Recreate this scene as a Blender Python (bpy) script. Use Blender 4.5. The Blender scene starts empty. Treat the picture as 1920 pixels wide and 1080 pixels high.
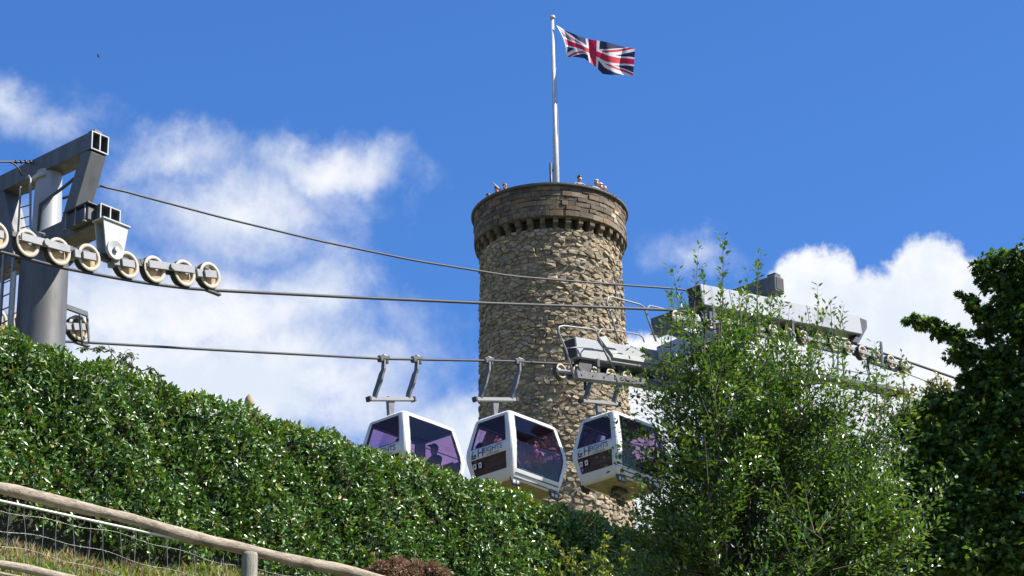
import bpy, bmesh, math, random
import numpy as np
from mathutils import Matrix, Vector
R_ = math.radians
rng = np.random.default_rng(7); random.seed(7)
scene = bpy.context.scene
C = scene.collection

# ------------------------------------------------------------------ camera
F = 5200.0; PITCH = R_(23.5); ROLL = R_(0.95)
EYE = np.array([0.0, 0.0, 1.6])
fw = np.array([0, math.cos(PITCH), math.sin(PITCH)])
_r0 = np.array([1.0, 0, 0]); _u0 = np.array([0, -math.sin(PITCH), math.cos(PITCH)])
rt = _r0*math.cos(ROLL) - _u0*math.sin(ROLL)
up = _u0*math.cos(ROLL) + _r0*math.sin(ROLL)
cam = bpy.data.cameras.new('camera'); cam_o = bpy.data.objects.new('camera', cam); C.objects.link(cam_o)
cam.sensor_width = 36; cam.lens = 36*F/1920; cam.clip_start = 0.2; cam.clip_end = 5000
cam_o.matrix_world = Matrix(((rt[0], up[0], -fw[0], EYE[0]), (rt[1], up[1], -fw[1], EYE[1]), (rt[2], up[2], -fw[2], EYE[2]), (0, 0, 0, 1)))
scene.camera = cam_o

# ------------------------------------------------------------------ sun, sky, exposure
SUN_EL = R_(47); SUN_AZ = R_(101)                 # azimuth from +Y towards +X
sdir = np.array([math.cos(SUN_EL)*math.sin(SUN_AZ), math.cos(SUN_EL)*math.cos(SUN_AZ), math.sin(SUN_EL)])
sl = bpy.data.lights.new('sun', 'SUN'); sl.energy = 5.0; sl.angle = R_(0.53); sl.color = (1.0, 0.94, 0.84)
so = bpy.data.objects.new('sun', sl); C.objects.link(so); so.location = (30, -10, 60)
so.rotation_euler = Vector(sdir).to_track_quat('Z', 'Y').to_euler()
scene.view_settings.view_transform = 'Standard'; scene.view_settings.look = 'None'
scene.view_settings.exposure = 1.30; scene.view_settings.gamma = 1.0
scene.view_settings.use_curve_mapping = False
try:
    scene.cycles.max_bounces = 6; scene.cycles.diffuse_bounces = 3; scene.cycles.glossy_bounces = 3; scene.cycles.transparent_max_bounces = 10
except Exception: pass

def ray(px, py): return fw + rt*(px-960)/F + up*(540-py)/F
def at(px, py, Y):
    d = ray(px, py); return EYE + d*(Y-EYE[1])/d[1]
def proj(p):
    q = np.asarray(p)-EYE; z = q@fw; return 960+F*(q@rt)/z, 540-F*(q@up)/z, F/z

class NT:
    """small helper for node trees"""
    def __init__(s, tree): s.t = tree; s.n = tree.nodes; s.l = tree.links
    def add(s, typ, **kw):
        n = s.n.new(typ)
        for k, v in kw.items(): setattr(n, k, v)
        return n
    def link(s, a, b): s.l.new(a, b)
    def put(s, sock, v):
        if hasattr(v, 'links') or hasattr(v, 'is_linked'): s.l.new(v, sock)
        else: sock.default_value = v
    def math(s, op, a, b=None, c=None, clamp=False):
        n = s.add('ShaderNodeMath', operation=op, use_clamp=clamp)
        s.put(n.inputs[0], a)
        if b is not None: s.put(n.inputs[1], b)
        if c is not None: s.put(n.inputs[2], c)
        return n.outputs[0]
    def vmath(s, op, a, b=None):
        n = s.add('ShaderNodeVectorMath', operation=op)
        s.put(n.inputs[0], a)
        if b is not None: s.put(n.inputs[1], b)
        return n.outputs[1] if op in ('LENGTH', 'DOT_PRODUCT') else n.outputs[0]
    def noise(s, vec, scale, detail=4, rough=0.55, dist=0.0):
        n = s.add('ShaderNodeTexNoise'); n.inputs['Scale'].default_value = scale
        n.inputs['Detail'].default_value = detail; n.inputs['Roughness'].default_value = rough
        n.inputs['Distortion'].default_value = dist
        if vec is not None: s.link(vec, n.inputs['Vector'])
        return n
    def ramp(s, fac, a, b, lo=0.0, hi=1.0):
        n = s.add('ShaderNodeMapRange', interpolation_type='SMOOTHSTEP')
        s.put(n.inputs[0], fac); n.inputs[1].default_value = a; n.inputs[2].default_value = b
        n.inputs[3].default_value = lo; n.inputs[4].default_value = hi
        return n.outputs[0]
    def mix(s, fac, a, b):
        n = s.add('ShaderNodeMix', data_type='RGBA'); s.put(n.inputs[0], fac)
        s.put(n.inputs[6], a); s.put(n.inputs[7], b); return n.outputs[2]

def azel(px, py):
    d = ray(px, py); d = d/np.linalg.norm(d)
    return math.atan2(d[0], d[1]), math.asin(d[2])

def make_world():
    w = bpy.data.worlds.new('World'); scene.world = w; w.use_nodes = True
    t = NT(w.node_tree); t.n.clear()
    out = t.add('ShaderNodeOutputWorld'); bg = t.add('ShaderNodeBackground')
    bg.inputs['Strength'].default_value = 0.059; t.link(bg.outputs[0], out.inputs[0])
    sky = t.add('ShaderNodeTexSky', sky_type='NISHITA', sun_disc=False)
    sky.sun_elevation = SUN_EL; sky.sun_rotation = SUN_AZ
    sky.altitude = 200; sky.air_density = 1.0; sky.dust_density = 0.25; sky.ozone_density = 4.0
    tc = t.add('ShaderNodeTexCoord'); dirv = tc.outputs['Generated']
    sx = t.add('ShaderNodeSeparateXYZ'); t.link(dirv, sx.inputs[0])
    az = t.math('ARCTAN2', sx.outputs[0], sx.outputs[1]); el = t.math('ARCSINE', sx.outputs[2])
    cb = t.add('ShaderNodeCombineXYZ'); t.link(az, cb.inputs[0]); t.link(el, cb.inputs[1]); uv = cb.outputs[0]
    # warped coordinates for billowing edges
    wn = t.noise(uv, 16, 6, 0.6); wn2 = t.noise(uv, 70, 5, 0.62)
    w1 = t.vmath('SCALE', t.vmath('SUBTRACT', wn.outputs['Color'], (0.5, 0.5, 0.5))); w1.node.inputs['Scale'].default_value = 0.035
    w2 = t.vmath('SCALE', t.vmath('SUBTRACT', wn2.outputs['Color'], (0.5, 0.5, 0.5))); w2.node.inputs['Scale'].default_value = 0.016
    uvw = t.vmath('ADD', t.vmath('ADD', uv, w1), w2)
    uvs = t.vmath('ADD', uv, w2)
    def blob(vec, px, py, rx, ry, s):
        a, e = azel(px, py); k = 1/F/math.cos(e)
        d = t.vmath('SUBTRACT', vec, (a, e, 0.0))
        q = t.vmath('MULTIPLY', d, (1/(rx*k), F/ry, 0.0))
        return t.math('MULTIPLY', t.math('SUBTRACT', 1.0, t.vmath('LENGTH', q)), s)
    def group(vec, lst, smooth):
        acc = None
        for b in lst:
            v = blob(vec, *b)
            acc = v if acc is None else t.math('SMOOTH_MAX', acc, v, smooth)
        return acc
    soft = group(uvw, [(5, 205, 100, 70, .7), (600, 320, 200, 80, .8), (330, 310, 140, 70, .55), (450, 420, 260, 120, .75),
                       (300, 590, 470, 130, 1.1), (400, 720, 480, 170, 1.3), (600, 560, 130, 120, .8),
                       (110, 220, 90, 50, .3), (860, 830, 150, 130, 1.4), (1300, 480, 80, 30, .25),
                       (-300, 500, 420, 240, .9)], 0.15)
    hard = group(uvs, [(1530, 570, 120, 115, 1.3), (1745, 560, 125, 120, 1.3), (1640, 620, 180, 130, 1.3), (1400, 680, 190, 130, 1.2),
                       (1250, 720, 140, 110, 1.2), (1930, 560, 110, 100, 1.0), (1800, 660, 260, 150, 1.3), (1500, 800, 700, 160, 1.3),
                       (2250, 640, 420, 200, 1.2), (1260, 930, 300, 230, 1.2)], 0.06)
    fine = t.noise(uv, 34, 8, 0.62, 0.4).outputs['Fac']; fine2 = t.noise(uv, 120, 6, 0.6).outputs['Fac']
    fsum = t.math('ADD', t.math('SUBTRACT', fine, 0.5), t.math('MULTIPLY', t.math('SUBTRACT', fine2, 0.5), 0.35))
    a_soft = t.ramp(t.math('ADD', soft, t.math('MULTIPLY', fsum, 1.05)), -0.22, 0.95, 0, 0.95)
    a_hard = t.ramp(t.math('ADD', hard, t.math('MULTIPLY', fsum, 0.6)), 0.02, 0.34, 0, 1.0)
    # fair-weather cumulus over the rest of the sky
    gn = t.noise(dirv, 3.2, 8, 0.6, 0.3).outputs['Fac']
    a0, e0 = azel(960, 540)
    away = t.ramp(t.vmath('LENGTH', t.vmath('SUBTRACT', uv, (a0, e0, 0.0))), 0.22, 0.42)
    a_rest = t.math('MULTIPLY', t.math('MULTIPLY', t.ramp(gn, 0.52, 0.66), away), t.ramp(sx.outputs[2], 0.02, 0.2))
    alpha = t.math('MAXIMUM', t.math('MAXIMUM', a_soft, a_hard), a_rest)
    shade = t.noise(uv, 22, 6, 0.6).outputs['Fac']
    cc = t.mix(t.ramp(shade, 0.38, 0.62), (5.5, 6.0, 6.7, 1), (6.9, 7.0, 7.2, 1))
    gam = t.add('ShaderNodeHueSaturation'); gam.inputs['Saturation'].default_value = 1.12; gam.inputs['Value'].default_value = 1.0
    t.link(sky.outputs[0], gam.inputs['Color'])
    t.link(t.mix(alpha, t.vmath('MULTIPLY', gam.outputs[0], (.74, 1.01, 1.37)), cc), bg.inputs['Color'])
make_world()

# ------------------------------------------------------------------ materials
MAT = {}
def pbr(name, c1, c2=None, scale=6.0, rough=0.6, metal=0.0, bump=0.0, bscale=40.0, attr=None, rvar=0.0, trans=0.0, stretch=None, spec=0.5, c3=None):
    m = bpy.data.materials.new(name); m.use_nodes = True; t = NT(m.node_tree); t.n.clear()
    out = t.add('ShaderNodeOutputMaterial'); b = t.add('ShaderNodeBsdfPrincipled'); t.link(b.outputs[0], out.inputs[0])
    tc = t.add('ShaderNodeTexCoord'); v = tc.outputs['Object']
    if stretch:
        mp = t.add('ShaderNodeMapping'); mp.inputs['Scale'].default_value = stretch; t.link(v, mp.inputs[0]); v = mp.outputs[0]
    n = t.noise(v, scale, 6, 0.6).outputs['Fac']
    col = t.mix(t.ramp(n, 0.32, 0.68), (*c1, 1), (*(c2 or c1), 1))
    if c3:
        n3 = t.noise(v, scale*0.37, 5, 0.65).outputs['Fac']; col = t.mix(t.ramp(n3, 0.52, 0.7), col, (*c3, 1))
    if attr:
        at_ = t.add('ShaderNodeAttribute', attribute_name=attr)
        mx = t.add('ShaderNodeMix', data_type='RGBA', blend_type='MULTIPLY'); mx.inputs[0].default_value = 1
        t.link(at_.outputs['Color'], mx.inputs[6]); t.link(col, mx.inputs[7]); col = mx.outputs[2]
    t.link(col, b.inputs['Base Color'])
    b.inputs['Metallic'].default_value = metal
    b.inputs['Specular IOR Level'].default_value = spec
    if rvar: t.link(t.ramp(n, 0.3, 0.7, max(0.02, rough-rvar), min(1, rough+rvar)), b.inputs['Roughness'])
    else: b.inputs['Roughness'].default_value = rough
    if bump:
        bn = t.add('ShaderNodeBump'); bn.inputs['Strength'].default_value = bump; bn.inputs['Distance'].default_value = 0.02
        t.link(t.noise(v, bscale, 6, 0.65).outputs['Fac'], bn.inputs['Height']); t.link(bn.outputs[0], b.inputs['Normal'])
    if trans:
        tr = t.add('ShaderNodeBsdfTranslucent'); hs = t.add('ShaderNodeHueSaturation'); hs.inputs['Hue'].default_value = 0.475
        hs.inputs['Value'].default_value = 1.6; hs.inputs['Saturation'].default_value = 1.1; t.link(col, hs.inputs['Color']); t.link(hs.outputs[0], tr.inputs[0])
        ms = t.add('ShaderNodeMixShader'); ms.inputs[0].default_value = trans
        t.link(b.outputs[0], ms.inputs[1]); t.link(tr.outputs[0], ms.inputs[2]); t.link(ms.outputs[0], out.inputs[0])
    MAT[name] = m; return m

pbr('rubble', (.305, .256, .182), (.175, .147, .105), 5, .92, bump=1.0, bscale=11, attr='tint')
pbr('ashlar', (0.129, 0.0998, 0.0702), (0.0663, 0.053, 0.039), 4, .92, bump=.6, bscale=16, attr='tint', c3=(0.133, 0.0936, 0.0515))
pbr('mortar', (.20, .168, .118), (.125, .106, .077), 9, .95, bump=.6, bscale=30)
pbr('coping', (.085, .08, .07), (.055, .052, .048), 6, .85, bump=.3)
pbr('galv', (0.218, 0.222, 0.226), (0.156, 0.16, 0.168), 5, .48, metal=.25, rvar=.1, bump=.06, bscale=60)
pbr('galv_dark', (0.0663, 0.0686, 0.0741), (0.0468, 0.0484, 0.053), 5, .5, metal=.2, bump=.06)
pbr('beam_grey', (0.0975, 0.0998, 0.105), (0.0741, 0.0764, 0.0811), 2.2, .55, metal=.15, rvar=.08, bump=.05, stretch=(2.5, 2.5, .5), c3=(.062, .060, .060))
pbr('beam_light', (0.281, 0.292, 0.312), (0.242, 0.254, 0.273), 2.2, .5, metal=.1, rvar=.08, bump=.04, stretch=(2.0, 2.0, .6), c3=(.20, .205, .21))
pbr('plate_light', (0.328, 0.347, 0.339), (0.265, 0.281, 0.273), 4, .55, bump=.05)
pbr('steel_mid', (0.117, 0.121, 0.125), (0.0819, 0.0842, 0.0897), 6, .5, metal=.2, bump=.05)
pbr('hollow_shade', (.03, .03, .033), (.02, .02, .022), 5, .8)  # near-black, paints the shade inside open ends and the slit
pbr('rubber', (.025, .025, .026), (.04, .04, .038), 9, .75)
pbr('tyre_side', (0.39, 0.343, 0.273), (0.312, 0.273, 0.218), 6, .7, c3=(0.328, 0.289, 0.234))
pbr('wheel_disc', (0.359, 0.265, 0.156), (0.265, 0.195, 0.117), 8, .65)
pbr('steel_rope', (.014, .015, .018), (.024, .025, .028), 30, .6, metal=.2)
pbr('cable_black', (.014, .014, .017), (.02, .02, .023), 20, .6)
pbr('white_paint', (0.502, 0.509, 0.517), (0.464, 0.471, 0.479), 3, .28, rvar=.06)
pbr('cabin_under', (0.216, 0.203, 0.108), (0.153, 0.144, 0.081), 4, .8, bump=.1)
pbr('dark_trim', (.02, .02, .022), (.03, .03, .03), 6, .6)
pbr('cabin_inner', (.13, .12, .13), (.09, .085, .09), 4, .7)
pbr('seat_grey', (.10, .10, .11), (.07, .07, .08), 6, .8)
pbr('ink', (.035, .045, .06), (.05, .055, .07), 12, .6)
pbr('sticker', (0.585, 0.53, 0.608), (0.546, 0.484, 0.562), 5, .5)
pbr('flag_red', (0.413, 0.0135, 0.0263), (0.36, 0.0105, 0.0225), 3, .7, trans=.25)
pbr('flag_white', (0.562, 0.547, 0.562), (0.504, 0.49, 0.518), 3, .7, trans=.25)
pbr('flag_blue', (0.0096, 0.0144, 0.068), (0.008, 0.012, 0.056), 3, .7, trans=.2)
pbr('pole_white', (0.406, 0.413, 0.429), (0.328, 0.335, 0.351), 5, .35)
pbr('wood', (0.359, 0.308, 0.242), (0.234, 0.191, 0.144), 11, .88, bump=.9, bscale=45, stretch=(.9, .9, 3.2), c3=(.15, .115, .08))
pbr('post_wood', (0.234, 0.226, 0.187), (0.148, 0.144, 0.117), 12, .9, bump=.5, bscale=50, stretch=(2, 2, .4), c3=(0.281, 0.265, 0.211))
pbr('wire', (0.281, 0.281, 0.281), (0.218, 0.218, 0.218), 20, .4, metal=.6)
pbr('pipe_white', (0.546, 0.53, 0.499), (0.452, 0.437, 0.406), 9, .45)
pbr('bark', (.085, .07, .052), (.05, .042, .032), 12, .9, bump=.6, bscale=40, stretch=(3, 3, .6))
pbr('twig', (.06, .05, .032), (.04, .033, .022), 12, .8)
pbr('laurel', (0.96, 0.92, 0.96), (1.2, 1.12, 1.12), 5, .40, attr='tint', trans=.2, spec=.75)
pbr('soft_leaf', (0.943, 0.902, 0.82), (1.15, 1.07, 0.943), 5, .34, attr='tint', trans=.30, spec=.8)
pbr('maple_leaf', (1.15, 1.1, 1.02), (1.44, 1.36, 1.27), 5, .45, attr='tint', trans=.38, spec=.35)
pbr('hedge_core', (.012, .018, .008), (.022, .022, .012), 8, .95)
pbr('grass', (0.8, 0.8, 0.8), (0.88, 0.88, 0.88), 3, .7, attr='tint', trans=.3)
pbr('soil', (0.111, 0.0935, 0.0467), (0.0765, 0.085, 0.034), 3, .95, bump=.6, bscale=12, c3=(0.136, 0.0978, 0.0595))
pbr('dead', (0.8, 0.8, 0.8), (0.88, 0.88, 0.88), 5, .9, attr='tint', trans=.15)
pbr('finial', (0.312, 0.242, 0.14), (0.218, 0.172, 0.101), 14, .8, bump=.4)
pbr('skin', (0.429, 0.257, 0.203), (0.39, 0.226, 0.172), 6, .5)
pbr('hair_dark', (.025, .020, .018), (.04, .03, .025), 20, .6)
pbr('hair_grey', (0.429, 0.39, 0.359), (0.328, 0.296, 0.273), 20, .6)
pbr('hair_brown', (.11, .07, .045), (.07, .045, .03), 20, .6)
pbr('cloth_white', (0.585, 0.585, 0.593), (0.53, 0.53, 0.546), 6, .85)
pbr('cloth_dark', (.03, .03, .04), (.045, .045, .055), 6, .9)
pbr('cloth_pink', (0.328, 0.125, 0.133), (0.281, 0.101, 0.109), 6, .85)
pbr('cloth_grey', (0.187, 0.195, 0.218), (0.148, 0.156, 0.179), 6, .85)
pbr('bird', (.03, .03, .035), (.05, .045, .045), 6, .8)

def glass_mat():
    m = bpy.data.materials.new('tinted_glass'); m.use_nodes = True; t = NT(m.node_tree); t.n.clear()
    out = t.add('ShaderNodeOutputMaterial'); tr = t.add('ShaderNodeBsdfTransparent'); tr.inputs[0].default_value = (.62, .47, .66, 1)
    gl = t.add('ShaderNodeBsdfGlossy'); gl.inputs['Roughness'].default_value = .04; gl.inputs[0].default_value = (.9, .9, .95, 1)
    fr = t.add('ShaderNodeFresnel'); fr.inputs['IOR'].default_value = 1.4
    ms = t.add('ShaderNodeMixShader'); t.link(fr.outputs[0], ms.inputs[0]); t.link(tr.outputs[0], ms.inputs[1]); t.link(gl.outputs[0], ms.inputs[2])
    t.link(ms.outputs[0], out.inputs[0]); MAT['glass'] = m
glass_mat()

# ------------------------------------------------------------------ object helpers
def tag(o, label=None, cat=None, group=None, kind=None):
    if label: o['label'] = label
    if cat: o['category'] = cat
    if group: o['group'] = group
    if kind: o['kind'] = kind
    return o
OFF = {}
def thing(name, label, cat, loc, rz=0.0, group=None):
    o = bpy.data.objects.new(name, None); C.objects.link(o); o.empty_display_size = .1
    o.location = Vector([float(a) for a in loc]); o.rotation_euler = (0, 0, rz); tag(o, label, cat, group)
    OFF[o.name] = np.array(loc, float); return o
def local_thing(name, label, cat, loc, rz=0.0, group=None):       # its parts are given in its own frame
    o = thing(name, label, cat, loc, rz, group); OFF[o.name] = np.zeros(3); return o
def link(name, me, parent=None, mat=None, kind=None):
    o = bpy.data.objects.new(name, me); C.objects.link(o)
    if parent is not None: o.parent = parent; OFF[o.name] = OFF.get(parent.name, np.zeros(3))
    if mat is not None and not me.materials:
        for m in (mat if isinstance(mat, (list, tuple)) else [mat]): me.materials.append(MAT[m])
    if kind: o['kind'] = kind
    return o

class MB:
    """collects shapes of one part"""
    def __init__(s): s.v = []; s.f = []; s.sm = []; s.mi = []
    def add(s, V, Fc, smooth=False, mi=0):
        o = len(s.v); s.v += [tuple(map(float, p)) for p in V]
        s.f += [tuple(i+o for i in f) for f in Fc]; s.sm += [smooth]*len(Fc); s.mi += [mi]*len(Fc); return s
    def box(s, c, hx, hy, hz, ax=(1, 0, 0), ay=(0, 1, 0), az=(0, 0, 1), ch=0.0, mi=0):
        c = np.array(c, float); ax, ay, az = (np.array(a, float) for a in (ax, ay, az))
        if ch <= 0:
            V = [c+ax*hx*i+ay*hy*j+az*hz*k for i in (-1, 1) for j in (-1, 1) for k in (-1, 1)]
            Fc = [(0, 1, 3, 2), (4, 6, 7, 5), (0, 4, 5, 1), (2, 3, 7, 6), (0, 2, 6, 4), (1, 5, 7, 3)]
            return s.add(V, Fc, mi=mi)
        # chamfered box: each face inset, joined by bevel strips
        V = []; idx = {}
        for i in (-1, 1):
            for j in (-1, 1):
                for k in (-1, 1):
                    for a in range(3):
                        h = [hx-ch, hy-ch, hz-ch]; h[a] += ch
                        idx[(i, j, k, a)] = len(V); V.append(c+ax*h[0]*i+ay*h[1]*j+az*h[2]*k)
        Fc = []
        def q(l): Fc.append(tuple(idx[t] for t in l))
        for sg in (-1, 1):
            q([(sg, -1, -1, 0), (sg, 1, -1, 0), (sg, 1, 1, 0), (sg, -1, 1, 0)][::sg])
            q([(-1, sg, -1, 1), (-1, sg, 1, 1), (1, sg, 1, 1), (1, sg, -1, 1)][::sg])
            q([(-1, -1, sg, 2), (1, -1, sg, 2), (1, 1, sg, 2), (-1, 1, sg, 2)][::sg])
        for i in (-1, 1):
            for j in (-1, 1):
                q([(i, j, -1, 0), (i, j, -1, 1), (i, j, 1, 1), (i, j, 1, 0)])
                q([(i, -1, j, 0), (i, -1, j, 2), (i, 1, j, 2), (i, 1, j, 0)])
                q([(-1, i, j, 1), (-1, i, j, 2), (1, i, j, 2), (1, i, j, 1)])
                for k in (-1, 1): q([(i, j, k, 0), (i, j, k, 1), (i, j, k, 2)])
        return s.add(V, Fc, mi=mi)
    def beam(s, a, b, w, h, upv=(0, 0, 1), ch=0.01, mi=0):
        a = np.array(a, float); b = np.array(b, float); d = b-a; L = np.linalg.norm(d); d /= L
        sd = np.cross(d, upv); sd /= np.linalg.norm(sd); u2 = np.cross(sd, d)
        return s.box((a+b)/2, L/2, w/2, h/2, d, sd, u2, ch, mi)
    def tube(s, pts, r, n=8, caps=True, mi=0, smooth=True):
        P = [np.array(p, float) for p in pts]; rs = r if hasattr(r, '__len__') else [r]*len(P)
        V = []; prev = None
        for i, p in enumerate(P):
            d = P[min(i+1, len(P)-1)]-P[max(i-1, 0)]; d = d/np.linalg.norm(d)
            ref = prev if prev is not None else (np.array([0, 0, 1.]) if abs(d[2]) < .9 else np.array([1., 0, 0]))
            x = ref-d*(ref@d); x /= np.linalg.norm(x); prev = x; y = np.cross(d, x)
            for k in range(n):
                t = 2*math.pi*k/n; V.append(p+rs[i]*(x*math.cos(t)+y*math.sin(t)))
        Fc = [(i*n+k, i*n+(k+1) % n, (i+1)*n+(k+1) % n, (i+1)*n+k) for i in range(len(P)-1) for k in range(n)]
        s.add(V, Fc, smooth, mi)
        if caps:
            o = len(s.v)-len(V); s.f += [tuple(o+k for k in range(n))[::-1], tuple(o+(len(P)-1)*n+k for k in range(n))]; s.sm += [False]*2; s.mi += [mi]*2
        return s
    def lathe(s, c, axis, prof, n=24, smooth=True, mi=0):
        """prof: (along axis, radius)"""
        c = np.array(c, float); d = np.array(axis, float); d /= np.linalg.norm(d)
        ref = np.array([0, 0, 1.]) if abs(d[2]) < .9 else np.array([1., 0, 0])
        x = ref-d*(ref@d); x /= np.linalg.norm(x); y = np.cross(d, x)
        V = [c+d*a+r*(x*math.cos(2*math.pi*k/n)+y*math.sin(2*math.pi*k/n)) for a, r in prof for k in range(n)]
        Fc = [(i*n+k, i*n+(k+1) % n, (i+1)*n+(k+1) % n, (i+1)*n+k) for i in range(len(prof)-1) for k in range(n)]
        return s.add(V, Fc, smooth, mi)
    def prism(s, poly, off, mi=0):
        """polygon (list of 3d points) extruded by vector off"""
        P = [np.array(p, float) for p in poly]; n = len(P); off = np.array(off, float)
        Fc = [tuple(range(n)), tuple(range(2*n-1, n-1, -1))]+[(i, i+n, (i+1) % n+n, (i+1) % n) for i in range(n)]
        return s.add(P+[p+off for p in P], Fc, mi=mi)
    def build(s, name, mat, parent=None, kind=None, fix=True):
        off = OFF.get(parent.name, np.zeros(3)) if parent is not None else np.zeros(3)
        V = np.array(s.v)-off
        me = bpy.data.meshes.new(name); me.from_pydata(V.tolist(), [], s.f)
        me.polygons.foreach_set('use_smooth', s.sm); me.polygons.foreach_set('material_index', s.mi); me.update()
        if fix:
            bm = bmesh.new(); bm.from_mesh(me); bmesh.ops.recalc_face_normals(bm, faces=bm.faces); bm.to_mesh(me); bm.free()
        return link(name, me, parent, mat, kind)

def mesh_np(name, V, Fc, tint=None, smooth=False):
    """fast mesh from arrays; Fc (n,k)"""
    me = bpy.data.meshes.new(name); V = np.asarray(V, np.float32); Fc = np.asarray(Fc, np.int32); k = Fc.shape[1]
    me.vertices.add(len(V)); me.vertices.foreach_set('co', V.ravel())
    me.loops.add(Fc.size); me.loops.foreach_set('vertex_index', Fc.ravel())
    me.polygons.add(len(Fc)); me.polygons.foreach_set('loop_start', np.arange(0, Fc.size, k, dtype=np.int32))
    me.polygons.foreach_set('loop_total', np.full(len(Fc), k, np.int32))
    me.polygons.foreach_set('use_smooth', np.full(len(Fc), smooth))
    me.update(calc_edges=True)
    if tint is not None:
        a = me.color_attributes.new('tint', 'FLOAT_COLOR', 'POINT')
        a.data.foreach_set('color', np.concatenate([tint, np.ones((len(tint), 1))], 1).astype(np.float32).ravel())
    return me

def unit(v): return v/np.maximum(np.linalg.norm(v, axis=-1, keepdims=True), 1e-9)

LEAF = {  # verts (side, along, normal) and triangles
    'oval': (np.array([(0, 0, 0), (-.23, .38, .05), (0, .42, -.02), (.23, .38, .05), (-.14, .75, .03), (.14, .75, .03), (0, 1, -.06)]),
             np.array([(0, 2, 1), (0, 3, 2), (1, 2, 4), (2, 3, 5), (2, 6, 4), (2, 5, 6)])),
    'small': (np.array([(0, 0, 0), (-.24, .45, .05), (0, .45, -.02), (.24, .45, .05), (0, 1, -.04)]),
              np.array([(0, 2, 1), (0, 3, 2), (1, 2, 4), (2, 3, 4)])),
    'maple': (np.array([(0, 0, 0), (-.30, .02, -.05), (-.52, .34, -.06), (-.25, .42, .02), (-.40, .78, -.05), (-.13, .66, .03), (0, 1.05, -.08),
                        (.13, .66, .03), (.40, .78, -.05), (.25, .42, .02), (.52, .34, -.06), (.30, .02, -.05), (0, .35, .04)]),
              np.array([(12, i+1, i) for i in range(0, 11)]+[(12, 0, 11)])),
    'blade': (np.array([(-.02, 0, 0), (.02, 0, 0), (.014, .6, .10), (-.014, .6, .10), (0, 1, .34)]),
              np.array([(0, 1, 2), (0, 2, 3), (3, 2, 4)])),
}
def leaf_mesh(name, shape, pos, dr, nr, size, tint, width=1.0):
    LV, LT = LEAF[shape]; N = len(pos); K = len(LV)
    dr = unit(dr); nr = nr-dr*np.sum(nr*dr, 1, keepdims=True); nr = unit(nr); sd = np.cross(dr, nr)
    s = size[:, None, None]
    V = pos[:, None, :]+s*(sd[:, None, :]*LV[None, :, 0:1]*width+dr[:, None, :]*LV[None, :, 1:2]+nr[:, None, :]*LV[None, :, 2:3])
    Fc = (LT[None]+(np.arange(N)*K)[:, None, None]).reshape(-1, 3)
    return mesh_np(name, V.reshape(-1, 3), Fc, np.repeat(tint, K, 0))
def foliage(parent, mat, shape, pos, dr, nr, size, tint, width=1.0, singles=0, part='leaves', score=None):
    """the leaves of one plant: the ones that show largest as objects, the rest as one part"""
    off = OFF.get(parent.name, np.zeros(3)); pos = pos-off; N = len(pos)
    sel = np.zeros(N, bool)
    if singles:
        sc = size*(1+.2*rng.random(N)) if score is None else score
        sel[np.argsort(-sc)[:singles]] = True
        vm = []
        ti = np.flatnonzero(sel)
        for k in range(8):
            me = leaf_mesh('leaf', shape, np.zeros((1, 3)), np.array([[0, 1., 0]]), np.array([[0, 0, 1.]]), np.ones(1), tint[ti[k % len(ti)]][None], width)
            me.materials.append(MAT[mat]); vm.append(me)
        for j, i in enumerate(ti):
            d = dr[i]/np.linalg.norm(dr[i]); n_ = nr[i]-d*(nr[i]@d); n_ /= np.linalg.norm(n_); sd = np.cross(d, n_); z = size[i]
            o = bpy.data.objects.new('leaf', vm[j % 8]); C.objects.link(o); o.parent = parent
            o.matrix_local = Matrix(((sd[0]*z, d[0]*z, n_[0]*z, pos[i, 0]), (sd[1]*z, d[1]*z, n_[1]*z, pos[i, 1]), (sd[2]*z, d[2]*z, n_[2]*z, pos[i, 2]), (0, 0, 0, 1)))
    k = ~sel
    me = leaf_mesh(part, shape, pos[k], dr[k], nr[k], size[k], tint[k], width)
    return link(part, me, parent, mat, 'stuff')
def tints(N, a, b, c=None, pc=0.1, var=.25):
    a, b = np.array(a), np.array(b); t = rng.random((N, 1)); o = a*(1-t)+b*t
    if c is not None: m = rng.random(N) < pc; o[m] = np.array(c)
    return o*(1+var*(rng.random((N, 1))-.5)*2)
def rdir(N): return unit(rng.normal(size=(N, 3)))

# ------------------------------------------------------------------ line geometry
AL = R_(48)
cdir = np.array([math.cos(AL), math.sin(AL), 0.0]); ndir = np.array([-math.sin(AL), math.cos(AL), 0.0]); Z = np.array([0, 0, 1.0])
P0 = at(945, 676, 66.0); G = 4.25
def onrope(px, py, off=0.0):            # point of the vertical plane that holds the far rope, shifted sideways by off
    d = ray(px, py); return EYE+d*(((P0+ndir*off-EYE)@ndir)/(d@ndir))
HA = R_(41); hdir = np.array([math.cos(HA), math.sin(HA), 0.0]); hn = np.array([-math.sin(HA), math.cos(HA), 0.0])

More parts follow.
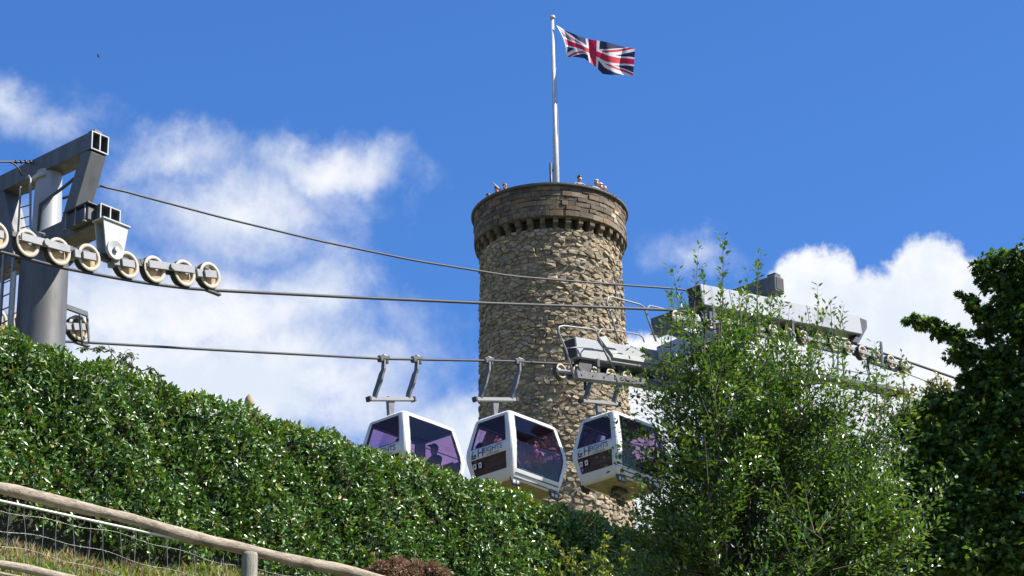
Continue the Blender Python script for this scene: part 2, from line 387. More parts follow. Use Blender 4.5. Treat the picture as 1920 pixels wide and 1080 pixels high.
# ------------------------------------------------------------------ ground
QX = np.array([-400, -20, 1, 10, 17, 19, 23.4, 26, 30, 47, 71, 90, 140, 400.]); QZ = np.array([-3, -1, 0, 4.0, 7.1, 8.1, 10.35, 11.0, 12.0, 19.0, 29.0, 31, 28, 10.])
def ground_z(x, y):
    q = x*hn[0]+y*hn[1]; z = np.interp(q, QX, QZ)
    u = x*hdir[0]+y*hdir[1]; z = z+.07*np.clip(u-13.7, 0, 5)*np.clip((q-17)/3, 0, 1)*np.clip((30-q)/4, 0, 1)
    return z+.05*np.sin(x*1.7+y*.9)+.04*np.sin(x*.6-y*2.1)+.03*np.sin(3.1*x+1.3*y)
def make_ground():
    u = np.concatenate([np.linspace(-600, -40, 15), np.linspace(-36, 80, 150), np.linspace(90, 700, 14)])
    q = np.concatenate([np.linspace(-400, -6, 10), np.linspace(-4, 40, 150), np.linspace(42, 110, 40), np.linspace(120, 700, 14)])
    U, Q = np.meshgrid(u, q); X = U*hdir[0]+Q*hn[0]; Y = U*hdir[1]+Q*hn[1]; Zz = ground_z(X, Y)
    nu, nq = len(u), len(q); V = np.stack([X, Y, Zz], -1).reshape(-1, 3)
    i, j = np.meshgrid(np.arange(nu-1), np.arange(nq-1)); a = (j*nu+i).ravel()
    link('ground', mesh_np('ground', V, np.stack([a, a+1, a+nu+1, a+nu], 1), smooth=True), None, 'soil', 'structure')
make_ground()

# ------------------------------------------------------------------ stone tower
TC = np.array([at(1032, 470, 96.0)[0], 96.0, 0.0]); Z_RIM = at(1032, 341, 93.0)[2]
Z_BAND = Z_RIM-.10-1.22; Z_COR = Z_BAND-.55
def tower_r(z): return 2.60+max(0.0, (Z_COR-z))*.0135
def clip_poly(poly, m, nrm):
    out = []; L = len(poly)
    for i in range(L):
        a = poly[i]; b = poly[(i+1) % L]
        da = (a[0]-m[0])*nrm[0]+(a[1]-m[1])*nrm[1]; db = (b[0]-m[0])*nrm[0]+(b[1]-m[1])*nrm[1]
        if da <= 0: out.append(a)
        if (da < 0 < db) or (db < 0 < da):
            t = da/(da-db); out.append((a[0]+t*(b[0]-a[0]), a[1]+t*(b[1]-a[1])))
    return out
def make_tower():
    zb = 27.0
    T = thing('stone_tower', 'tall round rubble stone tower with overhanging corbelled parapet', 'tower', (TC[0], TC[1], zb))
    # masonry core
    m = MB(); zs = np.linspace(zb, Z_BAND-.40, 40)
    m.lathe((TC[0], TC[1], 0), (0, 0, 1), [(z, tower_r(z)+.022) for z in zs], 96); m.build('mortar_core', 'mortar', T)
    m = MB(); m.lathe((TC[0], TC[1], 0), (0, 0, 1), [(Z_BAND-.40, 2.62), (Z_BAND-.40, 2.36), (Z_BAND+.06, 2.36), (Z_BAND+.06, 2.6)], 96, smooth=False); m.build('corbel_recess', 'coping', T)  # dark coping tone paints the shade in the gaps between corbels
    # rubble: cells of a jittered, coursed layout wrapped round the shaft
    z0, z1 = 31.5, Z_BAND-.46; circ = 2*math.pi*2.68; rows = []; z = z0; pts = []
    while z < z1:
        h = rng.uniform(.085, .185); n = int(circ/rng.uniform(.21, .38)); o = rng.random()
        cell = circ/n
        rows.append([((i+o+rng.uniform(-.42, .42))*cell % circ, z+h/2+rng.uniform(-.42, .42)*h) for i in range(n)]); z += h
    ST = 1.75  # cells flatter than round
    stones = []
    rows_np = [np.array(r) for r in rows]
    for ri, r in enumerate(rows_np):
        near = np.concatenate(rows_np[max(0, ri-3):ri+4])
        for p in r:
            dx = (near[:, 0]-p[0]+circ/2) % circ-circ/2; dz = near[:, 1]-p[1]
            d2 = (dx/ST)**2+dz**2; od = np.argsort(d2)[1:16]
            poly = [(-.5, -.35), (.5, -.35), (.5, .35), (-.5, .35)]
            for k in od:
                if d2[k] < 1e-8: continue
                poly = clip_poly(poly, (dx[k]/2, dz[k]/2), (dx[k]/ST**2, dz[k]))
                if len(poly) < 3: break
            if len(poly) >= 3: poly = clip_poly(poly, (0, z1+.05-p[1]), (0, 1))
            if len(poly) < 3: continue
            P = np.array(poly); P = P[np.append(np.linalg.norm(np.diff(P, axis=0), axis=1) > .015, True)]
            if len(P) < 3: continue
            stones.append((p[0], p[1], P))
    def stone_geo(su, sz, P):
        cen = P.mean(0); n = len(P); proud = rng.uniform(.01, .125); tl = rng.uniform(-.30, .30, 2)
        dirs = P-cen; ln = np.linalg.norm(dirs, axis=1, keepdims=True); sh = np.maximum(.3, 1-.006/np.maximum(ln, .02))
        base = cen+dirs*sh; mid = cen+dirs*sh*.97; top = cen+dirs*sh*rng.uniform(.66, .88)
        def lift(q, d): return d+(q-cen)@tl+rng.normal(0, .011, len(q))
        ring = [(base, np.full(n, -.06)), (mid, lift(mid, proud*.62)), (top, lift(top, proud)), (cen[None], np.array([proud+rng.uniform(-.006, .016)]))]
        V = []
        for q, d in ring:
            for (a, b), e in zip(q, d):
                zz = sz+b; th = (su+a)/2.68; rr = tower_r(zz)+e; V.append((TC[0]+rr*math.sin(th), TC[1]-rr*math.cos(th), zz))
        Fc = []
        for k in range(2):
            for i in range(n):
                j = (i+1) % n; Fc += [(k*n+i, k*n+j, (k+1)*n+j), (k*n+i, (k+1)*n+j, (k+1)*n+i)]
        Fc += [(2*n+i, 2*n+(i+1) % n, 3*n) for i in range(n)]
        hue = rng.random(); b = rng.uniform(.62, 1.25); t = np.array([1.0, .97, .92]) if hue < .6 else (np.array([1.06, .96, .82]) if hue < .85 else np.array([.86, .88, .9]))
        return np.array(V), Fc, t*b
    sc = []
    for su, sz, P in stones:
        th = su/2.68; x, y = P[:, 0], P[:, 1]; area = .5*abs(np.dot(x, np.roll(y, 1))-np.dot(y, np.roll(x, 1)))
        vis = max(0, math.cos(th)); sc.append(area*vis if 33.9 < sz < Z_COR-.15 else 0)
    big = set(np.argsort(-np.array(sc))[:300].tolist())
    AV, AF, AT = [], [], []; o = 0
    for i, s in enumerate(stones):
        V, Fc, t = stone_geo(*s); V = V-OFF[T.name]
        if i in big:
            me = mesh_np('stone', V, Fc, np.repeat(t[None], len(V), 0)); link('stone', me, T, 'rubble')
        else:
            AV.append(V); AF.append(np.array(Fc)+o); AT.append(np.repeat(t[None], len(V), 0)); o += len(V)
    link('rubble_stones', mesh_np('rubble_stones', np.concatenate(AV), np.concatenate(AF), np.concatenate(AT)), T, 'rubble', 'stuff')
    # parapet: ashlar blocks round a drum
    m = MB(); m.lathe((TC[0], TC[1], 0), (0, 0, 1), [(Z_BAND+.02, 2.55), (Z_BAND+.02, 2.84), (Z_RIM-.11, 2.84), (Z_RIM-.11, 2.55), (Z_BAND+.02, 2.55)], 96, smooth=False); m.build('parapet_wall', 'mortar', T)
    m = MB(); m.lathe((TC[0], TC[1], 0), (0, 0, 1), [(Z_RIM-1.18, 0.01), (Z_RIM-1.18, 2.6)], 64); m.build('roof_deck', 'mortar', T)
    hs = [.25, .18, .21, .17, .22, .19]; zc = Z_BAND
    def curved_block(th0, th1, za, zb_, r0, r1, tint, jit=.006):
        n = max(2, int((th1-th0)/.05)); V = []; 
        for k in range(n+1):
            th = th0+(th1-th0)*k/n
            for zz, rr in ((za, r0), (za+.012, r1), (zb_-.012, r1), (zb_, r0)):
                rr2 = rr+rng.normal(0, jit); V.append((TC[0]+rr2*math.sin(th), TC[1]-rr2*math.cos(th), zz))
        V = np.array(V)-OFF[T.name]; Fc = []
        for k in range(n):
            a = k*4; b = a+4
            for q in range(3): Fc += [(a+q, b+q, b+q+1), (a+q, b+q+1, a+q+1)]
        e = n*4; Fc += [(0, 1, 2), (0, 2, 3), (e, e+2, e+1), (e, e+3, e+2)]
        return mesh_np('parapet_block', V, Fc, np.repeat(np.array(tint)[None], len(V), 0))
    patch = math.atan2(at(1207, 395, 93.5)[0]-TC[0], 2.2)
    for ci, h in enumerate(hs):
        th = rng.random()*.2; end = th+2*math.pi
        while th < end-.02:
            w = min(rng.uniform(.22, .62)/2.9, end-th)
            if end-th-w < .07: w = end-th
            b = rng.uniform(.6, 1.35); warm = rng.random()
            t = np.array([1, 1, 1.])*b if warm < .8 else np.array([1.22, 1.0, .78])*b
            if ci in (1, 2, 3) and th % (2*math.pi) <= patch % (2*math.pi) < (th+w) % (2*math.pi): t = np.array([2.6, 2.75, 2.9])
            g = .006/2.9
            link('parapet_block', curved_block(th+g, th+w-g, zc+.005, zc+h-.005, 2.862, 2.885+rng.uniform(-.02, .035), t), T, 'ashlar'); th += w
        zc += h
    m = MB(); m.lathe((TC[0], TC[1], 0), (0, 0, 1), [(Z_RIM-.10, 2.50), (Z_RIM-.10, 2.97), (Z_RIM-.07, 3.0), (Z_RIM-.01, 3.0), (Z_RIM, 2.97), (Z_RIM, 2.50), (Z_RIM-.10, 2.50)], 128, smooth=False); m.build('coping_ring', 'coping', T)
    # corbels
    nC = 36
    for k in range(nC):
        th = 2*math.pi*(k+.35)/nC; rad = np.array([math.sin(th), -math.cos(th), 0]); tan = np.array([math.cos(th), math.sin(th), 0])
        c = TC+np.array([0, 0, Z_BAND]); r = 2.34; w = rng.uniform(.085, .11)
        prof = [(r, -.47), (r+.33, -.47), (r+.36, -.44), (r+.36, -.28), (r+.45, -.25), (r+.48, -.21), (r+.48, .015), (r, .015)]
        m = MB(); m.prism([c+rad*a+Z*b-tan*w for a, b in prof], tan*2*w)
        o = m.build('corbel', 'ashlar', T); me = o.data; a = me.color_attributes.new('tint', 'FLOAT_COLOR', 'POINT')
        b = rng.uniform(.7, 1.1); a.data.foreach_set('color', [b, b, b*.95, 1]*len(me.vertices))
    # small dark slit window on the lit side
    w = at(1157, 545, 95.0); th = math.asin(min(.98, (w[0]-TC[0])/2.7)); rad = np.array([math.sin(th), -math.cos(th), 0]); tan = np.array([math.cos(th), math.sin(th), 0])
    c = np.array([TC[0], TC[1], w[2]])+rad*2.66; m = MB()
    for sg in (-1, 1): m.box(c+tan*.16*sg, .04, .07, .34, tan, rad, Z, .008)
    m.box(c+Z*.38, .22, .08, .05, tan, rad, Z, .008); m.box(c-Z*.38, .22, .08, .05, tan, rad, Z, .008)
    wo = m.build('slit_window', 'coping', T); m = MB(); m.box(c-rad*.0, .118, .055, .328, tan, rad, Z); m.build('opening', 'hollow_shade', wo)  # near-black block paints the shade inside the slit
    return T
make_tower()

# ------------------------------------------------------------------ flagpole and flag
def make_flag():
    b = np.array([at(1043, 338, 96.0)[0], 96.0, Z_RIM-1.18]); zt = at(1036, 27, 96.0)[2]
    T = thing('flagpole', 'tall white flagpole standing on the tower roof', 'flagpole', b)
    H = zt-b[2]
    m = MB(); m.tube([b, b+Z*H*.45, b+Z*H*.47, b+Z*H*.98], [.135, .11, .085, .062], 14); pole = m.build('pole', 'pole_white', T)
    m = MB(); m.lathe(b+Z*H*.98, (0, 0, 1), [(0, .06), (0, .10), (.05, .12), (.12, .10), (.15, 0.01)], 16); m.build('finial_cap', 'pole_white', T)
    m = MB(); m.tube([b+np.array([-.2, -.05, 1.6]), b+np.array([-.2, -.05, 3.4])], .055, 8); m.box(b+np.array([-.14, -.03, 1.9]), .08, .03, .04); m.box(b+np.array([-.14, -.03, 3.1]), .08, .03, .04); m.build('antenna', 'galv_dark', T)
    m = MB(); m.tube([b+np.array([.2, -.03, 1.5]), b+np.array([.2, -.03, 2.45])], .05, 8); m.box(b+np.array([.14, -.02, 1.7]), .08, .03, .04); m.build('antenna', 'galv', T)
    m = MB(); m.box(b+np.array([-.05, -.15, 1.25]), .22, .09, .16, ch=.02); m.build('junction_box', 'galv_dark', T)
    m = MB(); m.tube([b+np.array([.10, 0, 1.4]), b+np.array([.12, 0, H*.5]), b+np.array([.11, 0, H*.72]), b+np.array([.18, 0, H*.745]), b+np.array([.10, 0, H*.76])], .012, 6); m.build('halyard', 'pole_white', T)
    # flag: a grid between its traced edges, billowing in depth
    top = [(1043, 47), (1062, 58), (1085, 68), (1110, 74), (1140, 80), (1166, 86), (1191, 92)]
    bot = [(1062, 107), (1078, 107), (1096, 109), (1112, 122), (1130, 138), (1158, 141), (1187, 142)]
    nu, nv = 160, 80; tp = np.array(top, float); bp = np.array(bot, float); sI = np.linspace(0, 1, len(top))
    V = []
    for i in range(nu+1):
        u = i/nu; a = np.array([np.interp(u, sI, tp[:, k]) for k in (0, 1)]); c = np.array([np.interp(u, sI, bp[:, k]) for k in (0, 1)])
        for j in range(nv+1):
            v = j/nv; p = a*(1-v)+c*v
            if u < .25: p = p+np.array([(1-u/.25)*9*math.sin(math.pi*v)*.6, 0])
            p = p+np.array([0, 1.2*math.sin(u*17+v*2)*u])
            Y = 96-.1+(.42*math.sin(u*8.2+v*1.6)+.16*math.sin(u*17-v*2.4))*(.25+.75*u)
            V.append(at(p[0], p[1], Y))
    me_f = []; mi = []
    for i in range(nu):
        for j in range(nv):
            a = i*(nv+1)+j; me_f.append((a, a+nv+1, a+nv+2, a+1))
            X = (i+.5)/nu*60; Yv = 30-(j+.5)/nv*30; x = X-30; y = Yv-15      # 60 x 30 units
            col = 2
            d1 = (y*2-x)/math.sqrt(5); d2 = (y*2+x)/math.sqrt(5)             # signed distance to the two diagonals
            if abs(d1) < 3 or abs(d2) < 3: col = 1
            # counterchanged red saltire
            if (x < 0) == (y < 0):
                if (x < 0 and -2 < d1 < 0) or (x > 0 and 0 < d1 < 2): col = 0
            else:
                if (x < 0 and -2 < d2 < 0) or (x > 0 and 0 < d2 < 2): col = 0
            if abs(x) < 5 or abs(y) < 5: col = 1
            if abs(x) < 3 or abs(y) < 3: col = 0
            if X < 1.2: col = 1
            mi.append(col)
    fl = MB(); fl.v = [tuple(p) for p in V]; fl.f = me_f; fl.sm = [True]*len(me_f); fl.mi = mi
    o = fl.build('flag', ['flag_red', 'flag_white', 'flag_blue'], None, fix=False)
    tag(o, 'red white and blue union flag flying from the flagpole', 'flag')
make_flag()

# ------------------------------------------------------------------ cableway: ropes
NEAR = -G
near_px = [(-420, 342), (-160, 428), (-60, 457), (49, 485), (108, 500.5), (165, 511.5), (238, 525), (289, 533), (346, 540), (394, 544), (640, 556.5), (900, 568), (1100, 575), (1250, 581),
           (1300, 585), (1370, 594), (1440, 606), (1510, 621), (1576, 636), (1640, 657), (1687, 673), (1820, 719), (2050, 803)]
far_px = [(143, 641), (400, 656), (720, 673), (945, 677), (1040, 681.5)]
near_pts = [onrope(a, b, NEAR) for a, b in near_px]
far_mid = [onrope(a, b, 0) for a, b in far_px]
far_pts = [p+ndir*G for p in near_pts[:9]]
dz = far_mid[0][2]-(near_pts[9]+ndir*G)[2]
far_pts = [p+Z*dz for p in far_pts]+far_mid
dz2 = far_mid[-1][2]-np.interp((far_mid[-1]-P0)@cdir, [(p-P0)@cdir for p in near_pts], [p[2] for p in near_pts])
far_pts += [p+ndir*G+Z*dz2 for p in near_pts if (p-P0)@cdir > (far_mid[-1]-P0)@cdir+.3]
def sz(pts): return np.array([(p-P0)@cdir for p in pts]), np.array([p[2] for p in pts])
NS, NZ = sz(near_pts); FS, FZ = sz(far_pts)
def smooth_interp(s, S, Zs):
    return float(np.mean([np.interp(s+d, S, Zs) for d in (-.12, 0, .12)]))
def near_at(s): return P0*[1, 1, 0]+cdir*s+ndir*NEAR+Z*smooth_interp(s, NS, NZ)
def far_at(s): return P0*[1, 1, 0]+cdir*s+Z*smooth_interp(s, FS, FZ)
def make_rope(name, label, fn, s0, s1, r, mat='steel_rope'):
    pts = [fn(s) for s in np.arange(s0, s1, .35)]; T = MB(); base = pts[0]
    T.v = []; T.tube([p-base for p in pts], r, 8); o = T.build(name, mat); o.location = Vector(base); tag(o, label, 'cable')
make_rope('haulage_rope', 'taut steel rope running straight under the row of cream pulley wheels', near_at, NS[0], NS[-1], .036)
make_rope('haulage_rope', 'taut steel rope that carries the white gondola cabins', far_at, FS[0], FS[-1], .031)
comm_px = [(186, 352), (205, 350), (240, 361), (420, 409), (600, 452), (780, 489), (960, 518), (1120, 531), (1290, 543)]
def make_comm():
    pts = [onrope(a, b, -G*.5) for a, b in comm_px]; base = pts[0]
    S = np.array([(p-base)@cdir for p in pts]); Zs = np.array([p[2]-base[2] for p in pts])
    ss = np.linspace(0, S[-1], 90); k = [np.array(cdir)*s+Z*float(np.mean(np.interp(s+np.linspace(-.5, .5, 7), S, Zs))) for s in ss]
    m = MB(); m.tube(k, .027, 6)
    e = onrope(118, 372, -G*.5)-base; m.tube([e, k[0]], .03, 6)
    o = m.build('signal_cable', 'cable_black'); o.location = Vector(base); tag(o, 'thin black signal cable sagging between the two pylons above the ropes', 'cable')
    a = [onrope(x, y, -G*.5+.3) for x, y in ((-160, 305), (-40, 304), (26, 303), (52, 305), (66, 303))]; m = MB(); m.tube([p-a[0] for p in a], .022, 6)
    for t in np.linspace(0, 1, 5):
        p = onrope(30+t*36, 303.6, -G*.5+.3)-a[0]; m.tube([p-cdir*.03, p+cdir*.03], .04, 6)
    m.tube([onrope(x, y, -G*.5+.3)-a[0] for x, y in ((16, 303), (26, 307), (35, 316), (42, 330))], .018, 6)
    o = m.build('signal_cable', 'cable_black'); o.location = Vector(a[0]); tag(o, 'short black signal cable with clamps tied to the top beam above the ladder', 'cable')
make_comm()

# ------------------------------------------------------------------ sheave trains
WR = .295
def wheel(parent, c, r=WR, face=-1):
    """one pulley: rubber tread, pale tyre wall, tan disc, hub"""
    ax = ndir*face
    m = MB(); m.lathe(c, ax, [(-.075, r*.80), (-.075, r*.97), (-.05, r), (-.02, r*.93), (.02, r*.93), (.05, r), (.075, r*.97), (.078, r*.97)], 28, mi=0)
    w = m.build('wheel', 'rubber', parent)
    m = MB()
    for sg in (1, -1):
        a = ax*sg; m.lathe(c, a, [(.072, r*.985), (.084, r*.96), (.086, r*.80), (.07, r*.72), (.03, r*.70)], 28)
    m.build('tyre_wall', 'tyre_side', w)
    m = MB(); m.lathe(c, ax, [(-.03, r*.71), (-.03, r*.3), (-.07, r*.26), (-.07, .01)], 20); m.lathe(c, ax, [(.03, r*.71), (.03, r*.3), (.09, r*.26), (.09, .01)], 20)
    m.build('disc', 'wheel_disc', w)
    m = MB(); m.lathe(c, ax, [(.05, .055), (.125, .055), (.13, .04), (.13, .005)], 10, smooth=False); m.build('hub', 'galv', w)
    return w
def train(parent, fn, ss, over, face=-1, r=WR, pairs=None):
    """wheels at distances ss along the rope; over: rope runs over the wheels"""
    cs = []
    for s in ss:
        p = fn(s); t = fn(s+.2)-fn(s-.2); t /= np.linalg.norm(t); u = np.cross(ndir, t)*-1
        if u[2] < 0: u = -u
        c = p+(u*-1 if over else u)*(r*.93+.027); cs.append(c); wheel(parent, c, r, face)
    lat = ndir*face*.13
    for sgn in ((1, -1)):
        off = lat*sgn
        for i, j in (pairs or [(i, i+1) for i in range(0, len(cs)-1, 2)]):     # rockers carry one or two wheels each
            a, b = cs[i], cs[j]; m = MB(); q = Z*(.075 if not over else -.03)
            if i == j:
                d = unit((cs[min(i+1, len(cs)-1)]-cs[max(i-1, 0)])[None])[0]; m.box(a+off+d*-.05, .17, .03, .085, d, ndir, np.cross(d, ndir)*-1, .012)
                m.box(a+off*.4-d*.30+Z*.02, .10, .06, .09, d, ndir, np.cross(d, ndir), .015); m.build('wheel_bracket', 'galv', parent); continue
            d = (b-a)/np.linalg.norm(b-a)
            m.beam(a-d*.22+off+q, b+d*.22+off+q, .035, .17 if not over else .10, ch=.012)
            m.tube([(a+b)/2+off*.8+q, (a+b)/2+off*1.5+q], .075 if not over else .05, 12)
            m.build('rocker_beam', 'galv', parent)
    for i in range(0, len(cs)-3, 4):             # four-wheel equaliser
        a = (cs[i]+cs[i+1])/2; b = (cs[i+2]+cs[i+3])/2; m = MB(); q = Z*(.13 if not over else -.16)
        m.beam(a+q, b+q, .09, .12, ch=.015); m.build('equaliser', 'galv_dark', parent)
    return cs

# ------------------------------------------------------------------ left pylon
def make_left_pylon():
    N0 = onrope(205, 508, NEAR); s0 = (N0-P0)@cdir; mid = N0+ndir*G/2
    base = np.array([mid[0], mid[1], float(ground_z(mid[0], mid[1]))-.3])
    T = thing('cableway_pylon', 'grey steel cableway pylon with open box beams beside the hedge', 'pylon', base)
    def cp(px, py, dc=0.0):                      # point in the pylon's crossarm plane
        o = mid+cdir*dc; d = ray(px, py); return EYE+d*(((o-EYE)@cdir)/(d@cdir))
    zl = cp(206, 406)[2]; zu = cp(187, 268)[2]
    nl = (cp(206, 406)-mid)@ndir; nu = (cp(187, 268)-mid)@ndir       # near ends of the two beams
    ax = np.array([mid[0], mid[1], 0])
    m = MB(); m.lathe(ax, (0, 0, 1), [(base[2], .56), (zl-.45, .50), (zl-.30, .50), (zl-.30, .2)], 40); m.build('column', 'beam_grey', T)
    m = MB(); m.lathe(ax, (0, 0, 1), [(zl-.3, .60), (zl-.24, .60), (zl-.24, .3)], 32, smooth=False); fo = m.build('column_flange', 'beam_grey', T)
    for k in range(16):
        th = 2*math.pi*k/16; p = ax+np.array([math.cos(th)*.55, math.sin(th)*.55, zl-.33]); m = MB(); m.lathe(p, (0, 0, 1), [(0, .004), (0, .03), (.03, .03)], 6, smooth=False); m.build('bolt', 'galv', fo)
    m = MB(); m.lathe(ax, (0, 0, 1), [(zl-.24, .33), (zu-.15, .27)], 28); m.build('mast', 'beam_light', T)  # paler steel than the column, painting in its sunlit side
    def box_beam(name, z, na, nb, w, h, mat):
        """two rectangular tubes side by side, open at the ends"""
        a = ax+ndir*na+Z*z; b = ax+ndir*nb+Z*z; t = .022
        m = MB()
        for k in (-1, 0, 1):
            m.beam(a+cdir*k*(w/2-t/2), b+cdir*k*(w/2-t/2), t, h, ch=.006)
        for k in (-1, 1):
            m.beam(a+Z*k*(h/2-t/2), b+Z*k*(h/2-t/2), w-.002, t-.002, ch=.004)
        o = m.build(name, mat, T)
        m = MB(); m.beam(ax+ndir*(na+.12)+Z*z, ax+ndir*(nb-.12)+Z*z, w-2.6*t, h-2.6*t, ch=0); m.build('tube_shade', 'hollow_shade', o); return o  # near-black solid paints the shade inside the tubes
    # pale rims on the near end faces, painting the sunlit tube edges
    def rim(z, na, w, h, par):
        c = ax+ndir*na+Z*z; m = MB()
        for k in (-1, 0, 1): m.box(c+cdir*k*(w/2-.012), .013, .012, h/2+.004, cdir, ndir, Z)
        for k in (-1, 1): m.box(c+Z*k*(h/2-.010), w/2-.027, .011, .012, cdir, ndir, Z)
        m.build('lit_rim', 'plate_light', par)
    ub = box_beam('top_beam', zu, nu, -nu, .44, .40, 'beam_grey'); rim(zu, nu-.006, .45, .41, ub)
    lb = box_beam('crossarm', zl, nl, -nl, .52, .42, 'beam_grey'); rim(zl, nl-.006, .53, .43, lb)
    m = MB(); m.box(ax+ndir*(nu+.16)+Z*(zu+.26), .11, .10, .055, cdir, ndir, Z, .01); m.build('top_lug', 'galv_dark', T)
    # inclined legs between the beams
    for sg, nm in ((1, 'leg'), (-1, 'leg')):
        tp = cp(183, 291); bt = cp(140, 420)
        a = ax+ndir*((tp-mid)@ndir+.12)*sg+Z*(zu-.18); b = ax+ndir*((bt-mid)@ndir+.05)*sg+Z*(zl+.18)
        m = MB(); m.beam(a, b, .42, .34, upv=ndir, ch=.02); m.build(nm, 'beam_grey', T)
    m = MB(); m.tube([ax+cdir*-.28+ndir*-.10+Z*(zl+.2), ax+cdir*-.30+ndir*-.15+Z*(zl+.8), ax+cdir*-.05+ndir*(-.62)+Z*(zl+1.15), ax+ndir*(-1.05)+Z*(zl+1.32)], .035, 8); m.build('conduit', 'galv_dark', T)
    # saddle bracket that carries the near pulleys
    sl_ = ss_l = None
    for sg in (1, -1):
        fn = near_at if sg == 1 else far_at
        c0 = fn(s0); piv = cp(199, 476); pz = piv[2]-c0[2] if sg == 1 else piv[2]-near_at(s0)[2]
        pc = c0+Z*pz; tz = zl-.20
        for k in (-1, 1):
            o = ndir*(.13*k); m = MB()
            pl = [pc+cdir*-.33+Z*(tz-pc[2]), pc+cdir*.33+Z*(tz-pc[2]), pc+cdir*.235+Z*.03, pc+cdir*.21-Z*.09, pc+cdir*.12-Z*.19, pc-cdir*.12-Z*.19, pc-cdir*.21-Z*.09, pc+cdir*-.235+Z*.03]
            m.prism([p+o-ndir*.015 for p in pl], ndir*.03); m.build('saddle_plate', 'plate_light', T)
        m = MB(); m.lathe(pc, -ndir*sg, [(.14, .005), (.175, .19), (.18, .205), (.17, .215), (.14, .22)], 28); m.lathe(pc, -ndir*sg, [(.17, .06), (.225, .06), (.225, .005)], 12, smooth=False); m.build('pivot_disc', 'plate_light', T)
        m = MB(); m.box(pc+Z*(tz-pc[2]+.0), .36, .18, .018, cdir, ndir, Z, .005); m.build('saddle_flange', 'plate_light', T)
        m = MB(); qn = pc*[1, 1, 0]+ndir*(.55*sg)+Z*(zl+.0)-cdir*.36; m.box(qn, .09, .34, .15, cdir, ndir, Z, .01); m.box(qn+Z*.20+cdir*.05, .20, .40, .014, cdir, ndir, Z); m.build('clamp_block', 'galv_dark', T)
        for q in (-.3, 0, .3):
            p = pc*[1, 1, 0]+Z*(zl-.2)-cdir*.50+ndir*(q+.55*sg); m = MB(); m.tube([p, p+Z*.36], .016, 6); m.lathe(p, (0, 0, 1), [(-.02, .045), (.0, .045), (.02, .02)], 6, smooth=False); m.build('bolt', 'galv', T)
    wpx = [(-68, 453), (-10, 468), (49, 482), (108, 498), (165, 509), (238, 523), (289, 531), (346, 538), (394, 541.5)]
    ss = [(onrope(a, b, NEAR)-P0)@cdir for a, b in wpx]
    PR = [(0, 0), (1, 2), (3, 3), (4, 4), (5, 6), (7, 7)]; cs = train(T, near_at, ss[1:], False, pairs=PR)
    sf = [s for s in ss]; train(T, far_at, sf[1:], False, face=-1, pairs=PR)
    # main lever across the pivot
    for fn in (near_at, far_at):
        a = fn(ss[3]); b = fn(ss[6]); m = MB(); m.beam(a+Z*.40, b+Z*.40, .07, .15, ch=.015); m.build('main_lever', 'galv_dark', T)
        e = fn(ss[-1]+.12); m = MB(); m.beam(e-Z*.06-cdir*.22, e-Z*.06+cdir*.16, .10, .05, ch=.01); m.build('rope_catcher', 'galv_dark', T)
        e = fn(ss[-1]); m = MB(); m.box(e+Z*.46-cdir*.16, .07, .07, .07, cdir, ndir, Z, .02); m.build('switch_box', 'ink', T)
    e = far_at(ss[-1])
    for q in (-.06, .14):
        m = MB(); m.beam(e-ndir*.17+cdir*q-Z*.02, e-ndir*.17+cdir*(q-.10)+Z*.66, .05, .035, upv=ndir, ch=.006); m.build('guard_bar', 'galv_dark', T)
    m = MB(); m.beam(e-ndir*.17-cdir*1.0+Z*.62, e-ndir*.17+cdir*.05+Z*.62, .06, .12, ch=.01); m.build('guard_bar', 'galv_dark', T)
    # ladder with two rails beside the column
    def lp(px, py): return cp(px, py, -.62)
    pa, pb, pc_, pd = lp(8, 474), lp(26, 470), lp(2, 690), lp(17, 690)
    lad = MB()
    for a, b in ((pa, pc_), (pb, pd)): lad.beam(a+Z*.02, np.array([a[0], a[1], pc_[2]-3]), .06, .06, upv=ndir, ch=.008)
    lo = lad.build('ladder', 'galv', T)
    for k in range(14):
        z = pa[2]-.1-.30*k; m = MB(); m.tube([np.array([pa[0], pa[1], z]), np.array([pb[0], pb[1], z])], .016, 6); m.build('rung', 'galv_dark', lo)
    ha, hb = lp(39, 350), lp(55, 326); lad = MB()
    za = ha[2]; zb_ = lp(39, 440)[2]
    lad.tube([ha, np.array([ha[0], ha[1], zb_])], .022, 8)
    lad.tube([lp(50, 332), lp(54, 330), lp(57, 336), lp(57, 426), lp(63, 434), lp(84, 440)], .026, 8)
    lo = lad.build('upper_ladder', 'galv', T)
    for y in (365, 389, 410, 428):
        a = lp(39, y); b = lp(57, y-5); m = MB(); m.tube([a, b], .015, 6); m.build('rung', 'galv_dark', lo)
    a, b = cp(62, 335, -.3), cp(82, 323, -.3); m = MB(); m.tube([a, b], .055, 8); m.build('lamp_tube', 'pole_white', T)
    m = MB(); p = lp(24, 560); m.box(p+ndir*.0, .05, .03, .6, ndir, cdir, Z, .01); m.build('cable_cover', 'plate_light', T)
    return T
make_left_pylon()

